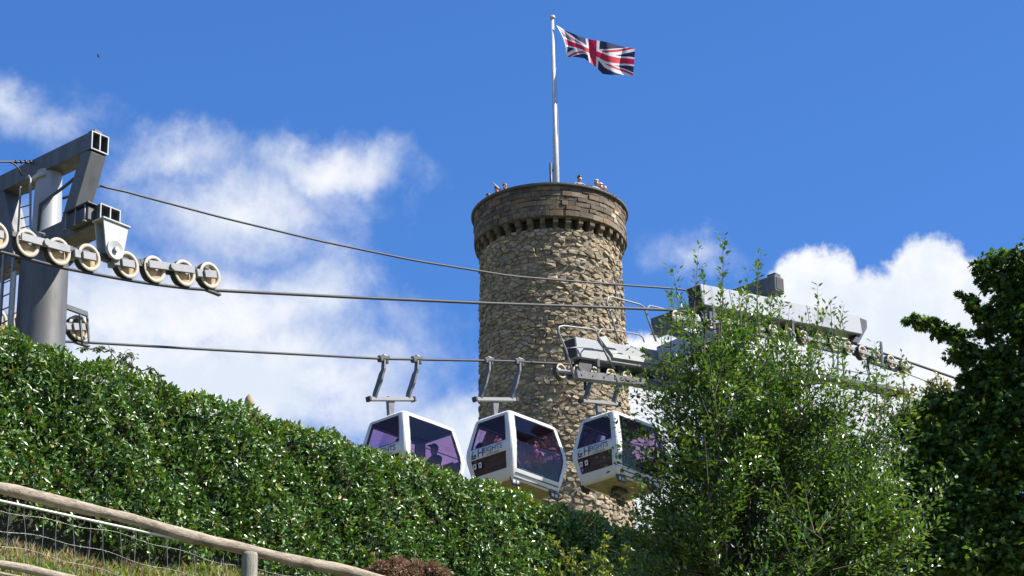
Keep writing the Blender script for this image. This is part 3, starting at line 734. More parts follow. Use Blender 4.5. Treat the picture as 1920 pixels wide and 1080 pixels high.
# ------------------------------------------------------------------ right pylon
def make_right_pylon():
    NR = onrope(1465, 611, NEAR); s0 = (NR-P0)@cdir; mid = NR+ndir*G/2
    base = np.array([mid[0], mid[1], float(ground_z(mid[0], mid[1]))-.3])
    T = thing('cableway_pylon', 'pale steel cableway pylon with long side beams half hidden by the young tree', 'pylon', base)
    ax = np.array([mid[0], mid[1], 0]); zr = near_at(s0)[2]
    # long beams that run along the ropes, above the pulleys
    a = onrope(1303, 556, NEAR); b = onrope(1602, 613, NEAR); bd = b-a
    ends = []
    for off in (0, G):
        dzz = 0 if off == 0 else dz2
        p, q = a+ndir*off+Z*dzz, b+ndir*off+Z*dzz
        m = MB(); m.beam(p, q, .46, .56, ch=.02); o = m.build('long_beam', 'beam_light', T); ends.append((p, q))
        d = (q-p)/np.linalg.norm(q-p); Lb = np.linalg.norm(q-p); u2 = np.cross(np.cross(d, Z), d); u2 /= np.linalg.norm(u2)
        for t in (.18, .42, .66, .88):
            c = p+d*Lb*t-ndir*.236; m = MB(); m.box(c, .07, .008, .26, d, ndir, u2, .003); sp_ = m.build('splice_plate', 'beam_light', o)
            for e in (-.17, -.06, .06, .17):
                m = MB(); m.lathe(c+u2*e-ndir*.008, -ndir, [(0, .02), (.014, .02), (.014, .003)], 6, smooth=False); m.build('bolt', 'galv_dark', o)
        m = MB(); m.beam(p-d*.012, p-d*.002, .42, .50, ch=0); m.build('end_shade', 'hollow_shade', o)  # near-black plate paints the shaded end of the beam
        m = MB(); m.prism([q-ndir*.15+d*0.0+Z*.25, q-ndir*.15+d*.40+Z*.20, q-ndir*.15+d*.40-Z*.02, q-ndir*.15-d*.05-Z*.52, q-ndir*.15-d*.35-Z*.52, q-ndir*.15-d*.1-Z*.28], ndir*.30); m.build('end_bracket', 'galv_dark', T)
        m = MB(); m.prism([p-ndir*.12+d*.3-Z*.28, p-ndir*.12+d*.9-Z*.28, p-ndir*.12+d*.55-Z*.70, p-ndir*.12+d*.1-Z*.62], ndir*.24); m.build('end_bracket', 'galv_dark', T)
        m = MB(); m.beam(p+d*.5-Z*.42+ndir*.2, q-d*.7-Z*.42+ndir*.2, .10, .22, ch=.01); m.build('under_beam', 'galv_dark', T)
    zc = (a[2]+b[2])/2
    # crossarm and column
    m = MB(); m.beam(ax+ndir*(-G/2+.24)+Z*(zc+.05), ax+ndir*(G/2-.24)+Z*(zc+.05+dz2), .62, .60, ch=.02); m.build('crossarm', 'beam_light', T)
    m = MB(); m.lathe(ax, (0, 0, 1), [(base[2], .62), (zc-.26, .52)], 36); m.build('column', 'beam_light', T)
    # gantry above
    e = EYE+ray(1462, 533)*(((mid-EYE)@cdir)/(ray(1462, 533)@cdir)); zu = e[2]; nn = (e-mid)@ndir
    m = MB(); m.beam(ax+ndir*nn+Z*zu, ax-ndir*nn+Z*zu, .40, .46, ch=.02); gb = m.build('top_beam', 'beam_grey', T)
    m = MB(); m.box(ax+ndir*(nn-.006)+Z*zu, .15, .01, .17, cdir, ndir, Z); m.build('end_shade', 'hollow_shade', gb)  # near-black face paints the dark inside of the beam end
    m = MB(); m.box(ax+ndir*(nn+.18)+Z*(zu+.28), .12, .14, .05, cdir, ndir, Z, .01); m.build('top_lug', 'galv_dark', T)
    for sg in (1, -1):
        m = MB(); m.beam(ax+ndir*(nn+.55)*sg+Z*(zu-.2), ax+ndir*(nn+1.0)*sg+Z*(zc+.33), .34, .30, upv=ndir, ch=.02); m.build('leg', 'beam_grey', T)
    # pulleys carry the ropes from below
    spx = [1262, 1300, 1340, 1380, 1425, 1465, 1500, 1540, 1576, 1602, 1626, 1650, 1672, 1692]
    ss = [(onrope(x, np.interp(x, [p[0] for p in near_px], [p[1] for p in near_px]), NEAR)-P0)@cdir for x in spx]
    ss = np.linspace(ss[0], ss[-1], 16)
    train(T, near_at, ss, True, r=.205); s_f = (onrope(1046, 682, 0)-P0)@cdir
    train(T, far_at, s_f+(ss-ss[0]), True, r=.205)
    for fn, st in ((near_at, ss), (far_at, s_f+(ss-ss[0]))):
        for s in (st[2], st[7], st[13]):
            p = fn(s); zt = np.interp(s, [(a-P0)@cdir, (b-P0)@cdir], [a[2], b[2]])-.25+(dz2 if fn is far_at else 0)
            if p[2]-.6 < zt:
                m = MB()
                for k in (-1, 1): m.beam(p-Z*.62+ndir*.24*k, np.array([p[0], p[1], max(zt, p[2]+.05)])+ndir*.24*k, .10, .03, upv=ndir, ch=.005)
                m.build('hanger_plate', 'galv_dark', T)
    # walkway of the far side: plank with bolts, hoops
    OFW = -.62
    def w(px, py, off=OFW): return onrope(px, py, off)
    p, q = w(1078, 702), w(1200, 715); d = (q-p)/np.linalg.norm(q-p); q = p+d*6.5
    m = MB(); m.beam(p, q, .05, .20, ch=.01); wk = m.build('walkway_edge', 'steel_mid', T)
    for k in range(14):
        c = p+d*(.25+.46*k)-ndir*.03; m = MB(); m.lathe(c, -ndir, [(0, .03), (.015, .03), (.015, .004)], 6, smooth=False); m.build('bolt', 'galv_dark', wk)
    m = MB(); m.prism([p-Z*.09+ndir*.03, q-Z*.09+ndir*.03, q-Z*.09+ndir*.25, p-Z*.09+ndir*.25], Z*.03); m.build('walkway_grating', 'galv_dark', T)
    hoops = [([(1077, 710), (1061, 655), (1047, 622), (1048, 613), (1056, 611), (1108, 617), (1117, 620), (1121, 630), (1136, 664), (1152, 692)], OFW-.03, .026),
             ([(1124, 640), (1122, 624), (1128, 617), (1150, 619), (1198, 627), (1205, 633), (1208, 642)], OFW-.03, .02),
             ([(1061, 653), (1085, 651), (1112, 653)], OFW-.03, .016),
             ([(1160, 645), (1150, 604), (1138, 568), (1140, 558), (1148, 557), (1200, 571), (1208, 577), (1214, 596), (1230, 640)], -1.55, .026),
             ([(1213, 592), (1212, 580), (1218, 573), (1240, 578), (1275, 587), (1340, 600)], -1.55, .02)]
    for pts, off, r in hoops:
        P = [onrope(x, y, off) for x, y in pts]; m = MB(); m.tube(P, r, 8); m.build('railing', 'galv', T)
    # pale strut below the far long beam
    m = MB(); m.prism([w(1124, 632, -.3), w(1136, 630, -.3), w(1160, 662, -.3), w(1148, 664, -.3)], ndir*.12); m.build('strut', 'plate_light', T)
    m = MB(); m.prism([w(1148, 662, -.3), w(1240, 676, -.3), w(1240, 684, -.3), w(1150, 670, -.3)], ndir*.12); m.build('strut', 'plate_light', T)
    # near side walkway under the outgoing pulleys
    pts = [onrope(x, y, NEAR-.6) for x, y in ((1480, 700), (1690, 737))]
    m = MB(); m.beam(pts[0], pts[1], .5, .10, ch=.01); m.build('walkway_grating', 'galv_dark', T)
    m = MB(); m.tube([onrope(1621, 676, NEAR-.4), onrope(1634, 722, NEAR-.6)], .02, 6); m.build('railing', 'galv_dark', T)
    m = MB(); m.tube([onrope(1500, 706, NEAR-.4), onrope(1560, 690, NEAR-.6), onrope(1628, 702, NEAR-.6)], .014, 6); m.build('railing', 'galv_dark', T)
    lo = [onrope(x, y, NEAR+.4) for x, y in ((1670, 689), (1745, 718), (1900, 780))]; m = MB(); m.tube([v-lo[0] for v in lo], .016, 6)
    o = m.build('signal_cable', 'cable_black'); o.location = Vector(lo[0]); tag(o, 'thin dark cable slanting down from the pulleys into the maple crown', 'cable')
make_right_pylon()

# ------------------------------------------------------------------ people
def skin_body(name, joints, edges, mats, parent):
    """joints: name -> (pos, radius, material index); one continuous skinned body"""
    keys = list(joints); idx = {k: i for i, k in enumerate(keys)}
    me = bpy.data.meshes.new('body_skeleton'); me.from_pydata([tuple(map(float, joints[k][0])) for k in keys], [(idx[a], idx[b]) for a, b in edges], [])
    o = bpy.data.objects.new('body_skeleton', me); C.objects.link(o)
    o.modifiers.new('skin', 'SKIN')
    if not me.skin_vertices: bpy.context.view_layer.update()
    for i, k in enumerate(keys):
        r = joints[k][1]; sv = me.skin_vertices[0].data[i]; sv.radius = (r, r) if not hasattr(r, '__len__') else r; sv.use_root = (i == 0)
    s = o.modifiers.new('sub', 'SUBSURF'); s.levels = 1; s.render_levels = 1
    dg = bpy.context.evaluated_depsgraph_get(); ev = o.evaluated_get(dg); nm = bpy.data.meshes.new_from_object(ev)
    bpy.data.objects.remove(o); nm.name = name
    if not nm.materials:
        for m in mats: nm.materials.append(MAT[m])
    else:
        nm.materials.clear()
        for m in mats: nm.materials.append(MAT[m])
    P = np.array([np.array(joints[k][0], float) for k in keys]); A = np.array([P[idx[a]] for a, b in edges]); B = np.array([P[idx[b]] for a, b in edges]); em = np.array([joints[b][2] for a, b in edges])
    for pl in nm.polygons:
        c = np.array(pl.center); ab = B-A; t = np.clip(np.sum((c-A)*ab, 1)/np.maximum(np.sum(ab*ab, 1), 1e-9), 0, 1)
        pl.material_index = int(em[np.argmin(np.linalg.norm(A+ab*t[:, None]-c, axis=1))]); pl.use_smooth = True
    ob = bpy.data.objects.new(name, nm); C.objects.link(ob); ob.parent = parent; return ob
def ellipsoid(c, r, cut=None, n=14):
    m = MB(); prof = [(-math.cos(t)*r[2], max(.001, math.sin(t))) for t in np.linspace(0, math.pi, 10)]
    V = []; 
    for a, q in prof:
        for k in range(n): V.append((c[0]+r[0]*q*math.cos(2*math.pi*k/n), c[1]+r[1]*q*math.sin(2*math.pi*k/n), c[2]+a))
    Fc = [(i*n+k, i*n+(k+1) % n, (i+1)*n+(k+1) % n, (i+1)*n+k) for i in range(9) for k in range(n)]
    if cut: Fc = [f for f in Fc if cut(np.mean([V[i] for i in f], 0)-np.array(c))]
    m.add(V, Fc, True); return m
def person(label, loc, rz, shirt, trousers, hair, pose='stand', group=None, arm=None, sleeves=True, lean=0.0, hat=None, height=1.72):
    T = local_thing('person', label, 'person', loc, rz, group); k = height/1.72
    J = {}; E = []
    def j(n, p, r, m): J[n] = (np.array(p, float)*k, (np.array(r)*k).tolist() if hasattr(r, '__len__') else r*k, m)
    hipz = .93 if pose == 'stand' else .50; fy = 1.0   # faces local +Y
    l = lean
    j('pelvis', (0, 0, hipz), (.15, .11), 2); j('waist', (0, .04*l, hipz+.16), (.135, .10), 1); j('chest', (0, .13*l, hipz+.36), (.155, .115), 1)
    j('collar', (0, .2*l, hipz+.50), (.10, .08), 1); j('neck', (0, .23*l, hipz+.565), .052, 0); j('jaw', (0, .25*l+.015, hipz+.62), (.062, .072), 0)
    j('brow', (0, .27*l+.01, hipz+.70), (.075, .09), 0); j('crown', (0, .28*l, hipz+.775), (.055, .065), 0); j('nose', (0, .27*l+.115, hipz+.665), .012, 0)
    E += [('pelvis', 'waist'), ('waist', 'chest'), ('chest', 'collar'), ('collar', 'neck'), ('neck', 'jaw'), ('jaw', 'brow'), ('brow', 'crown'), ('jaw', 'nose')]
    am = 1 if sleeves else 0
    for s, sd in ((-1, 'r'), (1, 'l')):
        S = np.array([s*.185, .19*l, hipz+.465])
        if arm and sd in arm: el, wr = (np.array(a)*[s, 1, 1]+[0, 0, hipz] for a in arm[sd])
        elif pose == 'sit': el, wr = np.array([s*.24, .10, hipz+.22]), np.array([s*.13, .33, hipz+.16])
        else: el, wr = np.array([s*.25, .16+.1*l, hipz+.22]), np.array([s*.16, .38+.1*l, hipz+.24])
        d = unit((wr-el)[None])[0]; sdv = unit(np.cross(d, Z)[None])[0]
        j('sh'+sd, S, .062, 1); j('el'+sd, el, .045, am); j('wr'+sd, wr, .03, 0); j('palm'+sd, wr+d*.07, (.04, .02), 0)
        E += [('collar', 'sh'+sd), ('sh'+sd, 'el'+sd), ('el'+sd, 'wr'+sd), ('wr'+sd, 'palm'+sd)]
        for q in range(4):
            f1 = wr+d*.115+sdv*(q-1.5)*.021; ln = (.06, .075, .07, .05)[q]
            j('f%d%s' % (q, sd), f1, .010, 0); j('g%d%s' % (q, sd), f1+d*ln-Z*.018, .008, 0); E += [('palm'+sd, 'f%d%s' % (q, sd)), ('f%d%s' % (q, sd), 'g%d%s' % (q, sd))]
        j('t1'+sd, wr+d*.06+sdv*.05*-s, .011, 0); j('t2'+sd, wr+d*.10+sdv*.065*-s, .009, 0); E += [('palm'+sd, 't1'+sd), ('t1'+sd, 't2'+sd)]
        hp = np.array([s*.095, 0, hipz-.05])
        if pose == 'stand': kn, an, to = np.array([s*.10, .03, .50]), np.array([s*.10, -.02, .09]), np.array([s*.12, .17, .035])
        else: kn, an, to = np.array([s*.13, .46, .50]), np.array([s*.13, .44, .10]), np.array([s*.14, .62, .04])
        j('hp'+sd, hp, .095, 2); j('kn'+sd, kn, .06, 2); j('an'+sd, an, .042, 2); j('to'+sd, to, (.045, .03), 3)
        E += [('pelvis', 'hp'+sd), ('hp'+sd, 'kn'+sd), ('kn'+sd, 'an'+sd), ('an'+sd, 'to'+sd)]
    skin_body('body', J, E, ['skin', shirt, trousers, 'cloth_dark'], T)
    h = J['brow'][0]; r = np.array([.088, .108, .105])*k
    c = h+np.array([0, -.008, .028])*k
    if hair: ellipsoid(c, r, lambda q: q[2] > .035*k or (q[1] < -.02*k and q[2] > -.075*k) or (abs(q[0]) > .06*k and q[1] < .03 and q[2] > -.05*k)).build('hair', hair, T)
    for s in (-1, 1):
        ellipsoid(h+np.array([s*.079, .0, -.03])*k, np.array([.012, .02, .032])*k, None, 8).build('ear', 'skin', T)
    if hat:
        m = ellipsoid(c+[0, 0, .012], r*1.07, lambda q: q[2] > .03*k); m.prism([c+np.array(p)*k for p in ((-.08, .07, .045), (-.06, .19, .03), (.06, .19, .03), (.08, .07, .045))], (0, 0, .012)); m.build('cap', hat, T)
    return T
def on_roof(px, d):
    """spot on the tower roof seen at column px, d metres inside the parapet's inner edge"""
    r = 2.5-d; x = at(px, 350, 93.6)[0]-TC[0]; x = max(-r*.98, min(r*.98, x)); return np.array([TC[0]+x, TC[1]-math.sqrt(r*r-x*x), Z_RIM-1.18])
g_l = None
def face_out(p, extra=0): return math.atan2(-(p[0]-TC[0]), (p[1]-TC[1]))+extra      # local +Y towards the outside
for px, d, lab, sh, hr, kw in [
        (919, .02, 'short dark haired person in white at the parapet beside the one raising an arm', 'cloth_white', 'hair_dark', dict(height=1.62)),
        (935, .10, 'dark haired person in white raising an arm beside the tower parapet', 'cloth_white', 'hair_dark', dict(height=1.72, arm={'r': ((.26, .12, .55), (.20, .30, .72))})),
        (950, .15, 'brown haired person in dark top at the parapet near the raised arm', 'cloth_dark', 'hair_brown', dict(height=1.70)),
        (1085, .12, 'short haired man in grey standing alone at the tower parapet', 'cloth_grey', 'hair_dark', dict(height=1.78)),
        (1116, .10, 'grey haired person at the tower parapet beside a bald companion', 'cloth_grey', 'hair_grey', dict(height=1.80)),
        (1123, .34, 'pale haired person standing behind two others on the tower roof', 'cloth_pink', 'hair_grey', dict(height=1.93)),
        (1131, .05, 'bald person in white top at the tower parapet', 'cloth_white', None, dict(height=1.72))]:
    p = on_roof(px, d); person(lab, p, face_out(p), sh, 'cloth_dark', hr, 'stand', None, kw.get('arm'), True, .35, None, kw['height'])

# ------------------------------------------------------------------ gondola cabins
CZ = [0, .07, .27, .30, .70, .85, 1.0, 1.38, 1.72, 1.80, 1.86]
CL = [.84, .90, .955, .965, 1.05, 1.065, 1.055, .985, .925, .90, .84]
CW = [.60, .645, .70, .71, .785, .80, .79, .70, .615, .59, .53]
def text_mesh(body, size, space=1.0):
    cu = bpy.data.curves.new('lettering', 'FONT'); cu.body = body; cu.size = size; cu.extrude = 0.0; cu.space_character = space; cu.resolution_u = 3
    o = bpy.data.objects.new('lettering', cu); C.objects.link(o); dg = bpy.context.evaluated_depsgraph_get()
    me = bpy.data.meshes.new_from_object(o.evaluated_get(dg)); bpy.data.objects.remove(o); return me
def make_cabin(px, py, label, extra, drop=3.54):
    rp = onrope(px, py, 0); s = (rp-P0)@cdir; rp = far_at(s)
    org = rp+cdir*.25-ndir*.15-Z*drop
    T = local_thing('gondola_cabin', label, 'gondola', org, AL, 'white gondola cabins on the rope')
    # perimeter in plan: u per side with rounded corners
    rc = .085; per = []
    def ring(hl, hw):
        pts = []; seg = []
        for k in range(4):
            a0 = -math.pi/2+k*math.pi/2
            L = hl if k % 2 == 0 else hw; D = hw if k % 2 == 0 else hl
            t = np.array([math.cos(a0+math.pi/2), math.sin(a0+math.pi/2)]); nn = np.array([math.cos(a0), math.sin(a0)])
            w = .89 if k % 2 == 0 else .84
            for u, sg in ((-(L-rc), 'p'), (-(L-rc)*w, 'w'), (0, 'w'), ((L-rc)*w, 'p')):
                pts.append(nn*D+t*u); seg.append((k, sg))
            for q in range(3):
                an = a0+q*math.pi/6; pts.append(nn*(D-rc)+t*(L-rc)+rc*np.array([math.cos(an), math.sin(an)])); seg.append((k, 'c'))
        return pts, seg
    V = []; 
    for z, hl, hw in zip(CZ, CL, CW):
        p, seg = ring(hl, hw); V += [(a, b, z) for a, b in p]
    n = len(seg); shell = []; panes = {}
    for zi in range(len(CZ)-1):
        for i in range(n):
            k, sg = seg[i]; f = (zi*n+i, zi*n+(i+1) % n, (zi+1)*n+(i+1) % n, (zi+1)*n+i)
            z0, z1 = CZ[zi], CZ[zi+1]; win = None
            if sg == 'w':
                if k % 2 == 0 and z0 >= .30 and z1 <= 1.72: win = (k, 0)
                if k % 2 == 1 and z0 >= .30 and z1 <= .70: win = (k, 1)
                if k % 2 == 1 and z0 >= 1.0 and z1 <= 1.72: win = (k, 0)
            if win is not None: panes.setdefault(win, []).append(f)
            else: shell.append(f)
    m = MB(); m.add(V, shell, True); so_ = m.build('shell', 'white_paint', T, fix=False)
    md = so_.modifiers.new('thick', 'SOLIDIFY'); md.thickness = .045; md.offset = -1
    try: so_.data.set_sharp_from_angle(angle=R_(28))
    except Exception: pass
    VA = np.array(V)
    for key, fs in panes.items():
        used = sorted({i for f in fs for i in f}); mp = {a: b for b, a in enumerate(used)}
        P = VA[used]*[.985, .985, 1]; m = MB(); m.add(P, [tuple(mp[i] for i in f) for f in fs], True)
        po = m.build('window_pane', 'glass', T, fix=False)
        cnt = {}
        for f in fs:
            for a, b in zip(f, f[1:]+f[:1]): cnt[frozenset((a, b))] = cnt.get(frozenset((a, b)), 0)+1
        m = MB()
        for e in cnt:
            if cnt[e] == 1:
                a, b = e; m.tube([VA[a]*[.992, .992, 1], VA[b]*[.992, .992, 1]], .013, 6)
        m.build('window_seal', 'dark_trim', po)
    p0, _ = ring(CL[0], CW[0]); m = MB(); m.add([(a, b, .012) for a, b in p0], [tuple(range(n))[::-1]]); un = m.build('underside', 'cabin_under', T, fix=False)
    m = MB(); m.box((-.02, .05, -.05), .20, .13, .055, ch=.02); m.box((.10, .30, -.07), .13, .10, .07, ch=.02); m.tube([(-.3, 0, -.01), (.4, .1, -.01)], .03, 6); m.build('door_gear', 'dark_trim', un)
    p1, _ = ring(CL[-1], CW[-1]); m = MB(); m.add([(a, b, 1.86) for a, b in p1]+[(a*.6, b*.6, 1.90) for a, b in p1], [(i, (i+1) % n, n+(i+1) % n, n+i) for i in range(n)]+[tuple(range(n, 2*n))], True); m.build('roof', 'white_paint', T)
    m = MB(); m.box((0, 0, 1.735), .86, .54, .012); m.build('dim_ceiling', 'cabin_inner', T)  # dark tone paints the dim ceiling behind the tinted glass
    m = MB(); m.box((0, 0, .075), .84, .60, .012); m.build('floor_liner', 'cabin_inner', T)
    for sg in (-1, 1):
        m = MB(); m.box((sg*.66, 0, .40), .20, .60, .05, ch=.02); m.box((sg*.84, 0, .70), .03, .58, .25, ch=.015); m.build('bench_seat', 'seat_grey', T)
    for sg in (-1, 1):
        m = MB(); m.tube([(-.93, sg*.735, .98), (.93, sg*.735, .98)], .014, 6); m.build('hand_rail', 'galv', T)
    # skirt grooves and door rollers
    for sg in (-1, 1):
        for z, w in ((.055, .645), (.17, .685)):
            m = MB(); m.box((0, sg*(w+.003), z), .80, .012, .010); m.build('skirt_groove', 'galv_dark', T)
        for x in (-.78, .66):
            m = MB(); m.prism([(x-.16, sg*.60, .03), (x+.24, sg*.60, .03), (x+.17, sg*.60, -.15), (x-.07, sg*.60, -.15)], (0, sg*.04, 0)); m.build('roller_bracket', 'dark_trim', T)
            for q in (0, .09):
                m = MB(); m.box((x+q*1.5-.03, sg*.643, -.06), .045, .006, .045, ch=.004); m.build('roller', 'pole_white', T)
    # name on the end band
    xf = -(1.066+.006)
    def put(me, y, z, mat='ink'):
        for v in me.vertices:
            a, b = v.co.x, v.co.y; v.co = (xf-.0, y-a, z+b)
        me.materials.clear(); o = link('lettering', me, T, mat); return o
    put(text_mesh('H', .315), .37, .745); put(text_mesh('EIGHTS', .205, .96), .165, .805); put(text_mesh('of Abraham', .085, 1.05), .05, .725)
    m = MB()
    def em(pts): m.prism([(xf-.001, .56-a*1.3, .735+b*1.1) for a, b in pts], (-.003, 0, 0))
    em([(0, 0), (.11, 0), (.11, .03), (0, .04)]); em([(.0, .05), (.05, .05), (.035, .12), (.02, .14), (.0, .10)]); em([(.06, .05), (.12, .04), (.12, .10), (.075, .10)]); em([(.03, .15), (.05, .15), (.05, .19), (.03, .20)])
    m.build('emblem', 'ink', T)
    for y in (.52, .34):
        m = MB(); m.prism([(-1.035, y, .47), (-1.035, y-.10, .47), (-1.055, y-.10, .60), (-1.055, y, .60)], (-.004, 0, 0)); st = m.build('sticker', 'sticker', T)
        m = MB(); m.prism([(-1.044, y-.03, .50), (-1.044, y-.07, .50), (-1.054, y-.07, .57), (-1.054, y-.03, .57)], (-.003, 0, 0)); m.build('sticker_print', 'ink', st)
    m = MB(); m.box((-.905, 0, .16), .004, .45, .006, az=(0, 0, 1)); m.build('skirt_groove', 'galv_dark', T)
    # roof fitting
    m = MB(); m.tube([(.30, .15, 1.90), (.30, .15, 2.0), (.62, .02, 2.0), (.62, .02, 2.16)], .018, 6); m.lathe((.30, .15, 1.88), (0, 0, 1), [(0, .05), (.04, .05), (.04, .005)], 10); m.build('roof_fitting', 'galv', T)
    # hanger: grips, two bowed arms, cross bar, stem
    def L(sv, dn, dzv): p = far_at(sv)-org; return np.array([p@cdir, p@ndir+dn, p[2]+dzv])
    cbz = lambda sv: 0.0
    cb = []
    for off in (-.58, .58):
        sv = s+off; top = L(sv, 0, .03); low = L(sv-.12, .20, -1.0 if drop > 3.5 else -.94); cb.append(low)
        m = MB(); m.box(top, .19, .05, .055, *(lambda d: (d, (0, 1, 0), np.cross(d, (0, 1, 0))))(unit((L(sv+.2, 0, 0)-L(sv-.2, 0, 0))[None])[0]), .02); m.box(top+[-.12, -.0, -.09], .05, .07, .05, ch=.015); m.box(top+[.10, -.0, -.08], .03, .05, .05, ch=.012); g = m.build('grip', 'galv_dark', T)
        m = MB(); m.box(top+[.04, -.0, .06], .09, .045, .02, ch=.01); m.build('grip_cap', 'plate_light', g)
        cur = [top+[0, 0, -.06], top+[-.01, .0, -.30], top*.62+low*.38+[.03, -.02, 0], top*.38+low*.62+[.01, -.03, 0], top*.15+low*.85+[-.015, -.01, 0], low]
        wd = [.05, .055, .075, .085, .075, .05]; m = MB()
        for i in range(5):
            a, b = cur[i], cur[i+1]
            V8 = [a+[0, -wd[i], 0]+[-.03, 0, 0], a+[0, wd[i], 0]+[-.03, 0, 0], a+[0, wd[i], 0]+[.03, 0, 0], a+[0, -wd[i], 0]+[.03, 0, 0],
                  b+[0, -wd[i+1], 0]+[-.03, 0, 0], b+[0, wd[i+1], 0]+[-.03, 0, 0], b+[0, wd[i+1], 0]+[.03, 0, 0], b+[0, -wd[i+1], 0]+[.03, 0, 0]]
            m.add(V8, [(0, 1, 5, 4), (1, 2, 6, 5), (2, 3, 7, 6), (3, 0, 4, 7)]+([(0, 3, 2, 1)] if i == 0 else [])+([(4, 5, 6, 7)] if i == 4 else []))
        m.build('hanger_arm', 'steel_mid', T)
    a, b = cb; d = (b-a)/np.linalg.norm(b-a); m = MB(); m.beam(a-d*.18, b+d*.18, .11, .10, ch=.015); m.build('cross_bar', 'galv', T)
    for p in (a-d*.20, b+d*.20): m = MB(); m.box(p, .04, .075, .065, d, (0, 1, 0), np.cross(d, (0, 1, 0)), .012); m.build('damper', 'rubber', T)
    c = (a+b)/2; m = MB(); m.prism([c+[-.10, 0, .06], c+[.14, 0, .06], c+[.08, 0, -.40], np.array([c[0]+.06, c[1], 1.86]), np.array([c[0]-.06, c[1], 1.86]), c+[-.06, 0, -.40]], (0, .09, 0)); m.build('stem', 'steel_mid', T)
    m = MB(); m.lathe((c[0], c[1]+.04, 1.84), (0, 0, 1), [(0, .13), (.06, .13), (.07, .08)], 14); m.build('stem_foot', 'white_paint', T)
    for lab, x, y, rz, sh, tr, hr, kw in extra:
        w = org+cdir*x+ndir*y+Z*.09
        person(lab, w, AL+rz, sh, tr, hr, 'sit', None, kw.get('arm'), kw.get('sleeves', True), kw.get('lean', 0.0), kw.get('hat'), kw.get('h', 1.65))
make_cabin(751, 673, 'white gondola cabin with its lower half hidden behind the hedge', [
    ('person in a cap sitting in the gondola cut off by the hedge', .70, -.08, math.pi/2, 'cloth_dark', 'cloth_dark', 'hair_dark', dict(hat='cloth_dark', h=1.82)),
    ('person in white sitting in the gondola cut off by the hedge', -.55, -.1, -math.pi/2, 'cloth_white', 'cloth_dark', 'hair_dark', dict(h=1.6))])
make_cabin(945, 677, 'white gondola cabin between two others, before the tower, its lettered band unobscured', [
    ('person in pink top with bare arms sitting in the middle gondola', .42, -.28, math.pi*.62, 'cloth_pink', 'cloth_dark', 'hair_brown', dict(sleeves=False, lean=.2, h=1.7)),
    ('person in black sitting opposite the person in pink in the middle gondola', -.52, -.1, -math.pi/2, 'cloth_dark', 'cloth_dark', 'hair_dark', dict(h=1.65))])
make_cabin(1138, 684, 'white gondola cabin with yellowish underside, partly behind the leaves of the young tree', [
    ('person in grey sitting in the gondola behind the leaves', .52, .1, math.pi/2, 'cloth_grey', 'cloth_dark', 'hair_brown', dict(h=1.65)),
    ('person in pink sitting facing the one in grey in the gondola behind the leaves', -.52, -.05, -math.pi/2, 'cloth_pink', 'cloth_grey', 'hair_brown', dict(h=1.65))], 3.40)

